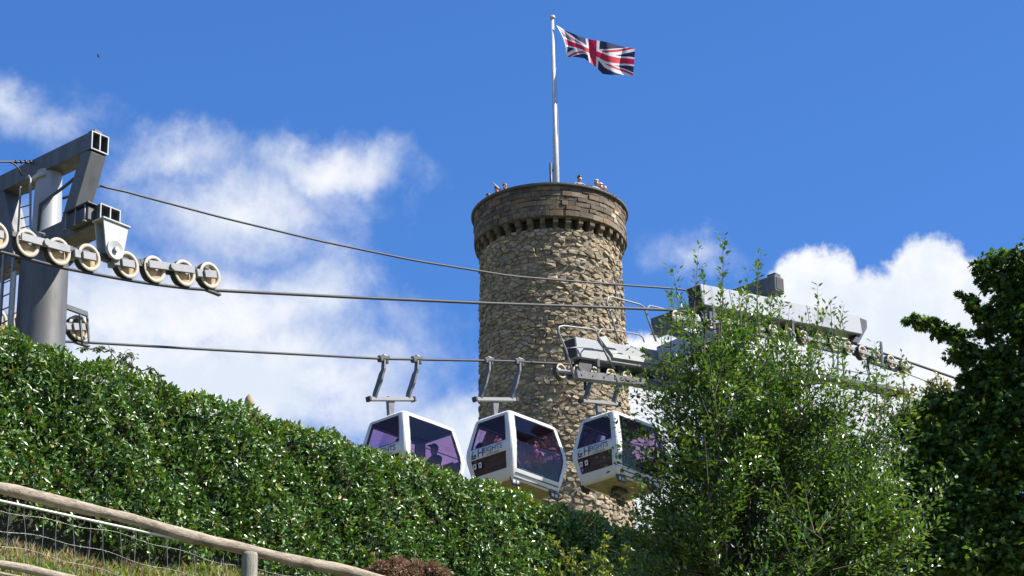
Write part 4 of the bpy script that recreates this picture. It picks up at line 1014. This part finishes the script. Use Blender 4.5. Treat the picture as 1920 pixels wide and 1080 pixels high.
# ------------------------------------------------------------------ hedge
def make_hedge():
    A = at(0, 617, 27.0); B = at(1190, 990, 34.6); d = B-A; Lh = np.linalg.norm(d[:2]); dp = np.array([d[0], d[1], 0])/Lh; nf = np.array([dp[1], -dp[0], 0])   # nf faces the camera
    s0, s1 = -3.0, Lh+1.6; N = 96000; HT = 2.06; TH = 1.3
    def top(s): return A[2]+d[2]*s/Lh
    base = A+dp*Lh*.3; T = thing('laurel_hedge', 'long clipped laurel hedge with glossy green leaves on the grass bank', 'hedge', (base[0]-nf[0]*.6, base[1]-nf[1]*.6, float(ground_z(base[0], base[1]))))
    def bump(s, h): return .05*np.sin(s*3.1+h*2.3)+.045*np.sin(s*7.7-h*5.1)+.03*np.sin(s*13+h*11)
    # front face
    n1 = int(N*.70); s = rng.uniform(s0, s1, n1); h = rng.uniform(0, 1, n1); h = h*HT
    dep = np.abs(rng.normal(0, .12, n1))-.04; keep = (h > .0)
    low = .16+.16*np.sin(s*2.3)+.10*np.sin(s*5.9); keep &= (h > low) | (rng.random(n1) < .12)
    keep &= ~((np.sin(s*5.3+h*4)*np.sin(s*2.1-h*6.3) > .45) & (rng.random(n1) < .5))
    pos = A*[1, 1, 0]+dp*s[:, None]+nf*(bump(s, h)*1.1-dep)[:, None]+Z*(top(s)-HT+h)[:, None]
    rnd = np.clip((h-(HT-.16))/.16, 0, 1); pos -= nf*(rnd**2*.16)[:, None]
    dr = rdir(n1)+nf*.45+Z*.05; nr = rdir(n1)*.75+nf*.6+Z*.42; sz_ = rng.uniform(.042, .098, n1)
    p1 = (pos[keep], dr[keep], nr[keep], sz_[keep], dep[keep])
    # top
    n2 = int(N*.30); s = rng.uniform(s0, s1, n2); q = rng.uniform(0, TH, n2); dep2 = np.abs(rng.normal(0, .06, n2))-.03
    zt = .04*np.sin(s*4.1+q*3)+.035*np.sin(s*9.3-q*4)
    edge = np.clip((.14-q)/.14, 0, 1)+np.clip((q-TH+.14)/.14, 0, 1)
    pos = A*[1, 1, 0]+dp*s[:, None]-nf*q[:, None]+Z*(top(s)+zt-dep2-edge**2*.10)[:, None]
    dr = rdir(n2)+Z*.55; nr = rdir(n2)*.8+Z*.8; p2 = (pos, dr, nr, rng.uniform(.045, .088, n2), dep2)
    pos, dr, nr, size, dep = (np.concatenate([a, b]) for a, b in zip(p1, p2))
    tn = tints(len(pos), (.026, .088, .011), (.062, .150, .018), (.14, .22, .035), .10, .32)
    old = rng.random(len(pos)) < .016; tn[old] = (.22, .15, .05)
    up_ = np.arange(len(pos)) >= len(p1[0]); tn[up_] *= np.array([1.6, 1.3, 1.0])  # top leaves tinted brighter, painting the light on the hedge top
    nr_cam = unit(EYE-pos); sc = size*np.abs(np.sum(unit(nr)*nr_cam, 1))*(dep < .03)/np.linalg.norm(pos-EYE, axis=1)
    pj = (pos-EYE)@rt/((pos-EYE)@fw)*F+960; py_ = 540-(pos-EYE)@up/((pos-EYE)@fw)*F
    sc *= (pj > 5) & (pj < 1150) & (py_ < 1060)
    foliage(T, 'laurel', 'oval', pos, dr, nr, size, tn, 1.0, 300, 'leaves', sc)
    # solid dark core painting the shade inside and below the leaves, then stems
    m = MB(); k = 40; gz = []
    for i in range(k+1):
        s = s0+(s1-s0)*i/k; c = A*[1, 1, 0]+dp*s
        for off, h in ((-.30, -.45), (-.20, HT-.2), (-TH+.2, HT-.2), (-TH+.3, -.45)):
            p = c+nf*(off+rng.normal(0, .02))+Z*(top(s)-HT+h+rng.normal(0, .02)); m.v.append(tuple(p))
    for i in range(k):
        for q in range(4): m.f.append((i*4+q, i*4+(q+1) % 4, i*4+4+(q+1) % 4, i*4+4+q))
    m.f += [(0, 1, 2, 3), (k*4, k*4+1, k*4+2, k*4+3)]; m.sm = [False]*len(m.f); m.mi = [0]*len(m.f); m.build('core_shade', 'hedge_core', T)
    for i in range(34):
        s = s0+(s1-s0)*(i+rng.random())/34; c = A*[1, 1, 0]+dp*s-nf*rng.uniform(.25, 1.0); g = float(ground_z(c[0], c[1]))
        m = MB(); m.tube([np.array([c[0], c[1], g-.1]), np.array([c[0]+rng.normal(0, .06), c[1]+rng.normal(0, .06), top(s)-HT+.6])], [.035, .02], 6); m.build('stem', 'bark', T)
make_hedge()

# ------------------------------------------------------------------ trees
def tree_clumps(T, clumps, trunk, trunk_r, mat, shape, lsize, per, tint_args, singles=0, twig_mat='bark', flat=.75, droop=0.0, width=1.0, branch_r=.03, twigs=True):
    """leaves gathered on twigs round clump centres; a limb from the trunk to each clump"""
    P, D, Nn = [], [], []
    tr = [np.array(p, float) for p in trunk]
    m = MB(); m.tube(tr, [trunk_r*(1-.75*i/(len(tr)-1)) for i in range(len(tr))], 10); m.build('trunk', twig_mat, T)
    lim = MB()
    for c, r in clumps:
        c = np.array(c, float); n = max(20, int(per*r*r*r if per > 0 else -per*r*r))
        dT = lambda p: min(np.linalg.norm((t-p)*[1, 1, .6]) for t in tr)
        cand = [(np.linalg.norm((t-c)*[1, 1, 1.3])+max(0, t[2]-c[2])*2, t) for t in tr]+[(np.linalg.norm(o-c), o) for o, _ in clumps if dT(np.array(o)) < dT(c)-.05]
        a = np.array(min(cand, key=lambda e: e[0])[1])
        mid = (a+c)/2+np.array([0, 0, -.08*np.linalg.norm(c-a)])+rng.normal(0, .05, 3)
        lim.tube([a, mid, c], [branch_r, branch_r*.7, branch_r*.3], 6, caps=False)
        # twigs
        nt = max(5, int(n/14)); td = rdir(nt)*[1, 1, flat]; ln = r*rng.uniform(.55, 1.05, nt)**.7
        if twigs:
            for q in range(0, nt, max(1, nt//14)): lim.tube([c, c+td[q]*ln[q]], [branch_r*.3, branch_r*.12], 4, caps=False)
        ti = rng.integers(0, nt, n); t = rng.uniform(.25, 1.05, n)[:, None]
        p = c+td[ti]*ln[ti][:, None]*t+rng.normal(0, r*.09, (n, 3)); P.append(p)
        D.append(td[ti]*.6+rdir(n)*.8-Z*droop); Nn.append(td[ti]*.55+rdir(n)*.6+Z*.55)
    lim.build('branches', twig_mat, T, 'stuff')
    P, D, Nn = np.concatenate(P), np.concatenate(D), np.concatenate(Nn); n = len(P)
    sizes = rng.uniform(lsize*.7, lsize*1.25, n); tn = tints(n, *tint_args)
    cam_d = (P-EYE)@fw; x = (P-EYE)@rt/cam_d*F+960; y = 540-(P-EYE)@up/cam_d*F
    sc = sizes/cam_d*np.abs(np.sum(unit(Nn)*unit(EYE-P), 1))*((x > 0) & (x < 1915) & (y > 0) & (y < 1075))*np.exp(-(cam_d-cam_d.min())/3)
    foliage(T, mat, shape, P, D, Nn, sizes, tn, width, singles, 'leaves', sc)

def make_sapling():
    Yc = 22.0; b = at(1352, 1120, Yc); g = float(ground_z(b[0], b[1])); b[2] = g
    T = thing('young_tree', 'young multi-stemmed tree with small leaves and upright shoots hiding the pylon', 'tree', b)
    # outline of the crown in the picture: row y -> x range
    rows = [(600, 1300, 1400), (635, 1268, 1500), (672, 1245, 1580), (705, 1228, 1625), (740, 1215, 1655), (780, 1210, 1662), (830, 1205, 1668), (880, 1205, 1668), (940, 1218, 1670), (1000, 1215, 1680), (1080, 1200, 1690), (1180, 1230, 1680)]
    ry = np.array([r[0] for r in rows]); rl = np.array([r[1] for r in rows]); rr = np.array([r[2] for r in rows])
    tw = []; P, D, Nn, S = [], [], [], []
    lim = MB()
    stems = [(1345, 0.0), (1368, .15), (1330, -.1), (1400, .2), (1385, -.2)]
    foot = [b+np.array([(x-1352)/230*.35, o, 0]) for x, o in stems]
    def shoot(a, c, r0, nleaf, ls, leafy=.25, spread=.05):
        a = np.array(a); c = np.array(c); L = np.linalg.norm(c-a); md = (a+c)/2+np.array([0, 0, -.10*L])*(abs(c[0]-a[0])/max(L, .01))+rng.normal(0, .03*L, 3)
        pts = [a*(1-t)**2+2*md*t*(1-t)+c*t*t for t in np.linspace(0, 1, 6)]
        lim.tube(pts, [r0*(1-.85*i/5) for i in range(6)], 5, caps=False)
        t = rng.uniform(leafy, 1.02, nleaf); t2 = t[:, None]; q = a*(1-t2)**2+2*md*t2*(1-t2)+c*t2**2
        tan = unit(2*(1-t2)*(md-a)+2*t2*(c-md)); side = rdir(nleaf); side = unit(side-tan*np.sum(side*tan, 1, keepdims=True))
        P.append(q+side*rng.uniform(0, spread, nleaf)[:, None]); D.append(side*.9+tan*.7); Nn.append(tan*.5+Z*.7+rdir(nleaf)*.45); S.append(rng.uniform(ls*.75, ls*1.25, nleaf))
        return pts
    # main boughs
    boughs = []
    for k in range(44):
        y = rng.uniform(600, 1060); xl, xr = np.interp(y, ry, rl), np.interp(y, ry, rr); x = xl+(xr-xl)*rng.uniform(.12, .88)
        c = at(x, y, Yc+rng.uniform(-1.1, 1.1)); f = foot[k % 5]; st = f+(np.array([f[0], f[1], c[2]])-f)*rng.uniform(.15, .55)
        boughs.append(shoot(st, c, .022, 60, .048, .35))
    for f in foot:
        t = at(1375+rng.uniform(-50, 60), rng.uniform(640, 760), Yc+rng.uniform(-.3, .3)); m = MB(); md = (f+t)/2+rng.normal(0, .05, 3)
        m.tube([f-Z*.1, f*.7+md*.3, md, t], [.045, .04, .03, .012], 8); m.build('trunk', 'bark', T)
    BP = [bb[j] for bb in boughs for j in (2, 3, 4, 5)]
    # side shoots fill the crown
    tufts = []
    for k in range(105):
        y = ry[0]+(1150-ry[0])*((k+rng.random())/105)**.72; xl, xr = np.interp(y, ry, rl), np.interp(y, ry, rr); u = rng.random(); x = xl+(xr-xl)*(u+.06*rng.normal())
        dd = 1.1*math.sqrt(max(.1, 1-(2*u-1)**2)); tufts.append((at(x, y, Yc+rng.uniform(-dd, dd)), rng.uniform(.10, .26)))
    for k in range(1600):
        tc_, tr_ = tufts[rng.integers(0, len(tufts))]; c = tc_+rng.normal(0, 1, 3)*tr_*[1, 1, 1.1]
        cand = sorted((np.linalg.norm((q-c)*[1, 1, .7])+max(0, q[2]-c[2]+.15)*3, i) for i, q in enumerate(BP))[:6]
        q = BP[cand[rng.integers(0, len(cand))][1]]; v = c-q; L_ = np.linalg.norm(v)
        bp = (q if L_ < .8 else c-v/L_*.8)+rng.normal(0, .07, 3); bp[2] = min(bp[2], c[2]-rng.uniform(.15, .4))
        shoot(bp, c, .006, 52, .050, .12, .065)
    # upright shoots above the crown
    for x, y0, y1 in [(1310, 462, 600), (1318, 500, 620), (1354, 436, 590), (1358, 480, 600), (1427, 472, 590), (1418, 500, 590), (1402, 510, 600), (1468, 548, 640), (1480, 575, 640), (1532, 532, 640), (1556, 560, 650), (1583, 570, 660), (1575, 600, 670),
                      (1265, 560, 650), (1290, 545, 640), (1385, 530, 620), (1445, 560, 640), (1510, 585, 660), (1640, 640, 720), (1690, 662, 730), (1665, 690, 740), (1240, 600, 680)]:
        Y = Yc+rng.uniform(-.6, .6); shoot(at(x-rng.uniform(-12, 12), y1+40, Y), at(x, y0, Y), .007, int((y1-y0)*.42), .050, .12, .03)
    lim.build('branches', 'twig', T, 'stuff')
    P, D, Nn, S = (np.concatenate(a) for a in (P, D, Nn, S)); n = len(P)
    tn = tints(n, (.030, .092, .017), (.068, .152, .026), (.13, .21, .04), .12, .3)
    cd = (P-EYE)@fw; x = (P-EYE)@rt/cd*F+960; y = 540-(P-EYE)@up/cd*F
    sc = S*np.abs(np.sum(unit(Nn)*unit(EYE-P), 1))*((y < 1070) & (x < 1900))*np.exp(-(cd-cd.min())/1.5)
    foliage(T, 'soft_leaf', 'small', P, D, Nn, S, tn, 1.0, 300, 'leaves', sc)
make_sapling()

def clump_px(lst, Y):
    out = []
    for e in lst:
        px, py, r = e[:3]; y = Y+(e[3] if len(e) > 3 else 0); p = at(px, py, y); out.append((p, r/proj(p)[2]))
    return out
def make_maple():
    Y = 33.0; f = at(1985, 1080, Y); g = float(ground_z(f[0], f[1])); base = np.array([f[0], f[1], g])
    T = thing('maple_tree', 'large dark maple tree with lobed leaves and sunlit tips at the end of the ropes', 'tree', base)
    L = [(1845, 500, 24), (1868, 488, 26), (1855, 525, 28), (1885, 520, 36), (1908, 490, 34), (1890, 560, 34), (1915, 555, 46), (1950, 500, 60), (1875, 595, 30), (1905, 620, 45),
         (1806, 560, 14), (1822, 570, 16), (1840, 584, 20), (1858, 606, 22), (1852, 628, 20),
         (1708, 600, 13), (1724, 598, 15), (1742, 606, 18), (1762, 616, 20), (1782, 628, 22), (1802, 645, 26), (1800, 672, 24), (1826, 660, 30), (1845, 690, 36), (1815, 705, 28), (1870, 660, 36), (1895, 690, 46), (1850, 730, 44),
         (1760, 745, 28), (1790, 770, 44), (1735, 770, 30), (1830, 790, 60), (1890, 770, 70), (1700, 800, 40), (1760, 830, 60), (1700, 870, 52), (1820, 870, 75), (1900, 860, 80), (1745, 910, 65), (1680, 940, 50), (1690, 1010, 60), (1790, 960, 80), (1880, 960, 90),
         (1740, 1040, 75), (1830, 1050, 90), (1910, 1050, 90), (1660, 1060, 55), (1640, 990, 40, 1.5), (1620, 1060, 50, 1.5), (1560, 1075, 60, 2.0),
         (1960, 620, 90), (1990, 740, 110), (1990, 880, 120), (2000, 1020, 120), (2060, 560, 110), (2080, 700, 120), (1990, 470, 70), (2060, 450, 90), (2150, 600, 120), (2150, 460, 110), (2260, 520, 140), (2240, 680, 150), (2160, 800, 150), (2360, 560, 150), (2120, 930, 140), (2250, 330, 110), (2150, 360, 90), (2380, 380, 140), (2140, -30, 110, .7), (2225, -110, 120, .7), (2320, -190, 125, .7), (2095, 60, 80, .7), (2280, 60, 100, 1.2), (2055, -100, 90, -.3), (2135, -200, 110, -.4), (2225, -300, 115, -.5), (1990, 20, 60, .1),  # crown out of view, its topmost clumps placed to shade the hedge end
         (1760, 800, 70, 1.6), (1840, 740, 60, 1.6), (1860, 850, 90, 1.8), (1740, 960, 90, 1.6), (1850, 980, 100, 1.8), (1920, 700, 90, 1.8), (1930, 560, 70, 1.5)]
    tr = [base-Z*.2, base+np.array([.05, 0, 2.2]), base+np.array([-.15, .1, 4.0]), base+np.array([-.1, .15, 5.6]), base+np.array([0, .1, 7.2])]
    L = [((e[0], e[1], e[2]*(1.3 if e[2] < 27 else 1.05))+tuple(e[3:])) for e in L]
    tree_clumps(T, clump_px(L, Y), tr, .28, 'maple_leaf', 'maple', .078, -4600, ((.018, .052, .010), (.046, .102, .016), (.10, .15, .022), .12, .3), 300, 'bark', .7, .35, 1.0, .028)  # lightest tint, spread at random, paints sunlit leaves
make_maple()
def small_plant(name, label, cat, Y, px_base, lst, mat, shape, ls, per, ta, singles=0, tr=.05, **kw):
    f = at(px_base, 1060, Y); g = float(ground_z(f[0], f[1])); base = np.array([f[0], f[1], g]); cl = clump_px(lst, Y)
    top = max(c[0][2] for c in cl); cx = np.mean([c[0] for c in cl], 0)
    T = thing(name, label, cat, base); tr_ = [base-Z*.1, base*.6+np.array([cx[0], cx[1], (g+top)/2])*.4, np.array([cx[0], cx[1], g+(top-g)*.55]), np.array([cx[0], cx[1], g+(top-g)*.85])]
    tree_clumps(T, cl, tr_, tr, mat, shape, ls, per, ta, singles, 'bark', kw.get('flat', .8), kw.get('droop', .1), kw.get('width', 1.0), kw.get('br', .018)); return T
small_plant('bush', 'yellowish green bush below the outgoing rope between the young tree and the maple', 'bush', 40.0, 1700,
            [(1672, 742, 22), (1695, 735, 26), (1712, 760, 30), (1740, 728, 26), (1765, 735, 28), (1755, 705, 10), (1785, 722, 18), (1735, 760, 34), (1690, 780, 34), (1650, 770, 30), (1775, 765, 34), (1720, 800, 40)],
            'soft_leaf', 'small', .075, -2600, ((.075, .105, .022), (.14, .16, .03), (.20, .19, .04), .15, .25))
small_plant('yew_bush', 'dark dense evergreen bush behind the foot of the young tree', 'bush', 37.5, 1480,
            [(1300, 985, 40), (1350, 960, 50), (1410, 935, 60), (1470, 905, 60), (1540, 885, 66), (1610, 865, 66), (1660, 830, 50), (1350, 1040, 70), (1450, 1010, 80), (1560, 980, 90), (1650, 940, 80), (1400, 1090, 80), (1520, 1080, 90), (1630, 1050, 90), (1500, 950, 70)],
            'maple_leaf', 'small', .07, -2600, ((.018, .040, .012), (.032, .062, .016), (.05, .08, .02), .1, .25), 0, .09)
small_plant('shrub', 'light green shrub growing at the foot of the tower behind the hedge', 'bush', 39.0, 1235,
            [(1196, 955, 16), (1204, 980, 20), (1228, 975, 24), (1222, 1005, 22), (1250, 1010, 28), (1262, 985, 24), (1240, 1045, 30), (1285, 1030, 34), (1300, 1070, 36), (1200, 930, 9)],
            'soft_leaf', 'small', .08, -2600, ((.05, .10, .02), (.10, .17, .03), (.16, .21, .05), .15, .25))
small_plant('privet_bush', 'bright yellow-green bush with loose sprays in front of the shaded hedge end', 'bush', 29.5, 1095,
            [(1060, 1050, 22), (1085, 1062, 26), (1115, 1048, 24), (1130, 1068, 24), (1100, 1080, 30), (1050, 1078, 24), (1140, 1085, 22), (1042, 1025, 8), (1036, 1012, 6), (1128, 1026, 7), (1135, 1012, 6), (1080, 1035, 9), (1020, 1085, 20), (1172, 1040, 6), (1168, 1056, 6), (1176, 1028, 5)],
            'soft_leaf', 'small', .062, -3600, ((.09, .155, .02), (.17, .24, .03), (.24, .28, .06), .2, .25), 120, .02, br=.006)
small_plant('ash_tree', 'small feathery ash tree top showing over the hedge beside the pylon', 'tree', 40.0, 235,
            [(232, 664, 14), (246, 668, 14), (222, 678, 14), (240, 684, 16), (205, 657, 8), (182, 652, 7), (155, 652, 8), (278, 692, 9), (300, 705, 8), (255, 690, 18), (200, 680, 16), (230, 720, 30)],
            'soft_leaf', 'small', .085, -1500, ((.045, .075, .03), (.075, .11, .045), None, 0, .25), 0, .05, droop=.3)

# ------------------------------------------------------------------ fence, finial post, dry plants
def make_fence():
    A = at(0, 905, 21.5); B = at(720, 1081, 24.2); d = B-A; L = np.linalg.norm(d); d = d/L; dp = np.array([d[0], d[1], 0]); dp /= np.linalg.norm(dp); nf = np.array([dp[1], -dp[0], 0])
    pc = at(461, 1040, 23.2); sp = (pc-A)@dp/(d@dp)
    T = thing('post_and_rail_fence', 'weathered wooden rail fence with wire netting on the grass bank', 'fence', A+d*sp*1.0-Z*1.15)
    r = .052
    def rail(name, off, rr, s0, s1, mat, wob=.013):
        m = MB(); k = 46; pts = []; rs = []
        for i in range(k+1):
            s = s0+(s1-s0)*i/k; w = wob*(math.sin(s*2.1)+.6*math.sin(s*5.3+1)); pts.append(A+d*s+off+Z*w); rs.append(rr*(1+.08*math.sin(s*4.1)+.06*math.sin(s*11)+.05*math.sin(s*23+1)))
        m.tube(pts, rs, 12); return m.build(name, mat, T)
    rail('top_rail', -Z*r, r, -3.2, L+3.0, 'wood')
    low = at(0, 1058, 21.3)-A; low = low-d*(low@d); rail('lower_rail', low, .036, -3.2, L+3, 'wood'); rail('lower_rail', low-Z*.085+nf*.03, .014, -3.2, L+3, 'wood', .003)
    wp = at(0, 939, 21.5)-A; wp = wp-d*(wp@d); wp2 = at(440, 1034, 23.1)-A; s2 = wp2@d; wp2 = wp2-d*s2
    m = MB(); m.tube([A+d*s+wp*(1-s/s2)+wp2*(s/s2) for s in np.linspace(-3.2, L+3, 20)], .012, 8); m.build('thin_rail', 'pipe_white', T)
    for k in range(-2, 3):
        s = sp+k*2.9; c = A+d*s+nf*.03; g = float(ground_z(c[0], c[1])); m = MB(); R = .073
        m.lathe((c[0], c[1], 0), (0, 0, 1), [(g-.3, R), (c[2]-r*2-.03, R*.98), (c[2]-r*2+.005, R*.9), (c[2]-r*2+.012, .004)], 16); m.build('post', 'post_wood', T)
    # stock netting behind the posts
    hz = [-.02, .17, .35, .50, .66, .82]; net = MB()
    sw = np.arange(-3.0, L+2.8, .155)
    for h in hz:
        pts = []
        for i, s in enumerate(np.arange(-3.0, L+2.8, .0775)):
            sag = .018*math.sin(s*3.0+h*7)+.012*math.sin(s*9+h*4); pts.append(A+d*s-nf*.01-Z*(.04+h+(sag if h > .05 else 0)))
        net.tube(pts, .0021, 4, caps=False)
    for i, s in enumerate(sw):
        pts = [A+d*(s+.02*math.sin(i*2.3+j)*(j > 0)+.05*h)-nf*.008-Z*(.03+h) for j, h in enumerate(hz)]; net.tube(pts, .0019, 4, caps=False)
    net.build('wire_netting', 'wire', T)
make_fence()
def make_finial():
    p = at(467, 762, 32.2); g = float(ground_z(p[0], p[1])); b = np.array([p[0], p[1], g]); T = thing('gate_post', 'stone gate post with an acorn finial peeping over the hedge top', 'gate post', b)
    k = 1/proj(p)[2]; m = MB(); m.box((p[0], p[1], (g+p[2]-.12)/2), .16, .16, (p[2]-.12-g)/2, ch=.01); m.build('shaft', 'post_wood', T)
    m = MB(); m.lathe((p[0], p[1], p[2]), (0, 0, 1), [(-.12, .06), (-.09, .035), (-.03, .03), (0, 5.5*k), (3*k, 8*k), (9*k, 9*k), (17*k, 7*k), (23*k, 3*k), (25*k, .3*k)], 18); m.build('acorn_finial', 'finial', T)
make_finial()
def scatter_blades(name, n, box, size, ta, label=None, par=None, mat='grass'):
    u0, u1, q0, q1 = box; u = rng.uniform(u0, u1, n); q = rng.uniform(q0, q1, n)
    x = u*hdir[0]+q*hn[0]; y = u*hdir[1]+q*hn[1]; z = ground_z(x, y)
    cl = np.sin(u*3.3)*np.sin(q*4.1+u)+np.sin(u*8.1+q*5)
    pos = np.stack([x, y, z-.01], 1); dr = rdir(n)*.75+Z; nr = rdir(n); tn = tints(n, *ta)
    dry = (cl+rng.normal(0, .5, n)) > .85; tn[dry] = tints(int(dry.sum()), (.24, .17, .08), (.34, .25, .12), None, 0, .3)
    sz_ = rng.uniform(size*.5, size*1.25, n)*(1+.25*cl)
    me = leaf_mesh(name, 'blade', pos, dr, nr, sz_, tn, 3.8); return me
def make_grass():
    a = at(-60, 1000, 22); u_l = a@hdir; b = at(760, 1080, 27); u_r = b@hdir
    me = scatter_blades('grass', 60000, (u_l-.8, u_r+1.5, 17.6, 23.6), .13, ((.10, .17, .02), (.17, .25, .035), (.30, .25, .10), .12, .25))
    tag(link('grass', me, None, 'grass', 'stuff'), 'rough sunlit grass with dry patches on the bank below the hedge', 'grass')
make_grass()
def make_dead():
    c = at(765, 1078, 27.3); g = float(ground_z(c[0], c[1])); b = np.array([c[0], c[1], min(g, c[2]-.2)])
    T = thing('dead_plant', 'dried brown fern clump behind the fence rail below the hedge', 'plant', b); P, D, Nn = [], [], []
    for px, py, r, n in [(715, 1064, 14, 500), (745, 1060, 17, 700), (780, 1065, 16, 600), (810, 1068, 15, 600), (830, 1076, 12, 400), (700, 1076, 14, 400), (765, 1080, 26, 900), (740, 1085, 26, 700), (800, 1085, 26, 700)]:
        p = at(px, py, 27.3+rng.uniform(-.1, .1)); q = r/proj(p)[2]; dd = rdir(n); P.append(p+dd*q*rng.uniform(.3, 1, n)[:, None]*[1, 1, .9]); D.append(dd+rdir(n)*.6-Z*.3); Nn.append(rdir(n))
    P, D, Nn = map(np.concatenate, (P, D, Nn)); n = len(P)
    foliage(T, 'dead', 'small', P, D, Nn, rng.uniform(.03, .06, n), tints(n, (.17, .10, .06), (.32, .20, .12), (.42, .31, .19), .15, .3), .6, 0, 'fronds')
    m = MB()
    for px in (715, 745, 765, 790, 815): m.tube([np.array([b[0], b[1], b[2]-.2]), at(px, 1068, 27.3)], [.012, .006], 5)
    m.build('stalks', 'twig', T)
make_dead()
def make_bird():
    c = at(185, 106, 90); m = MB(); base = c
    m.lathe((0, 0, 0), (1, .2, -.35), [(-.12, .002), (-.07, .025), (0, .04), (.07, .03), (.13, .004)], 8)
    T = local_thing('bird', 'tiny dark bird gliding high in the blue sky', 'bird', c); T.scale = (.6, .6, .6); m.build('body', 'bird', T)
    for sg in (-1, 1):
        w = MB(); w.prism([(0.03, 0, .01), (-.05, 0, .01), (-.08, sg*.22, .06), (.0, sg*.20, .06)], (0, 0, .008)); w.build('wing', 'bird', T)
make_bird()
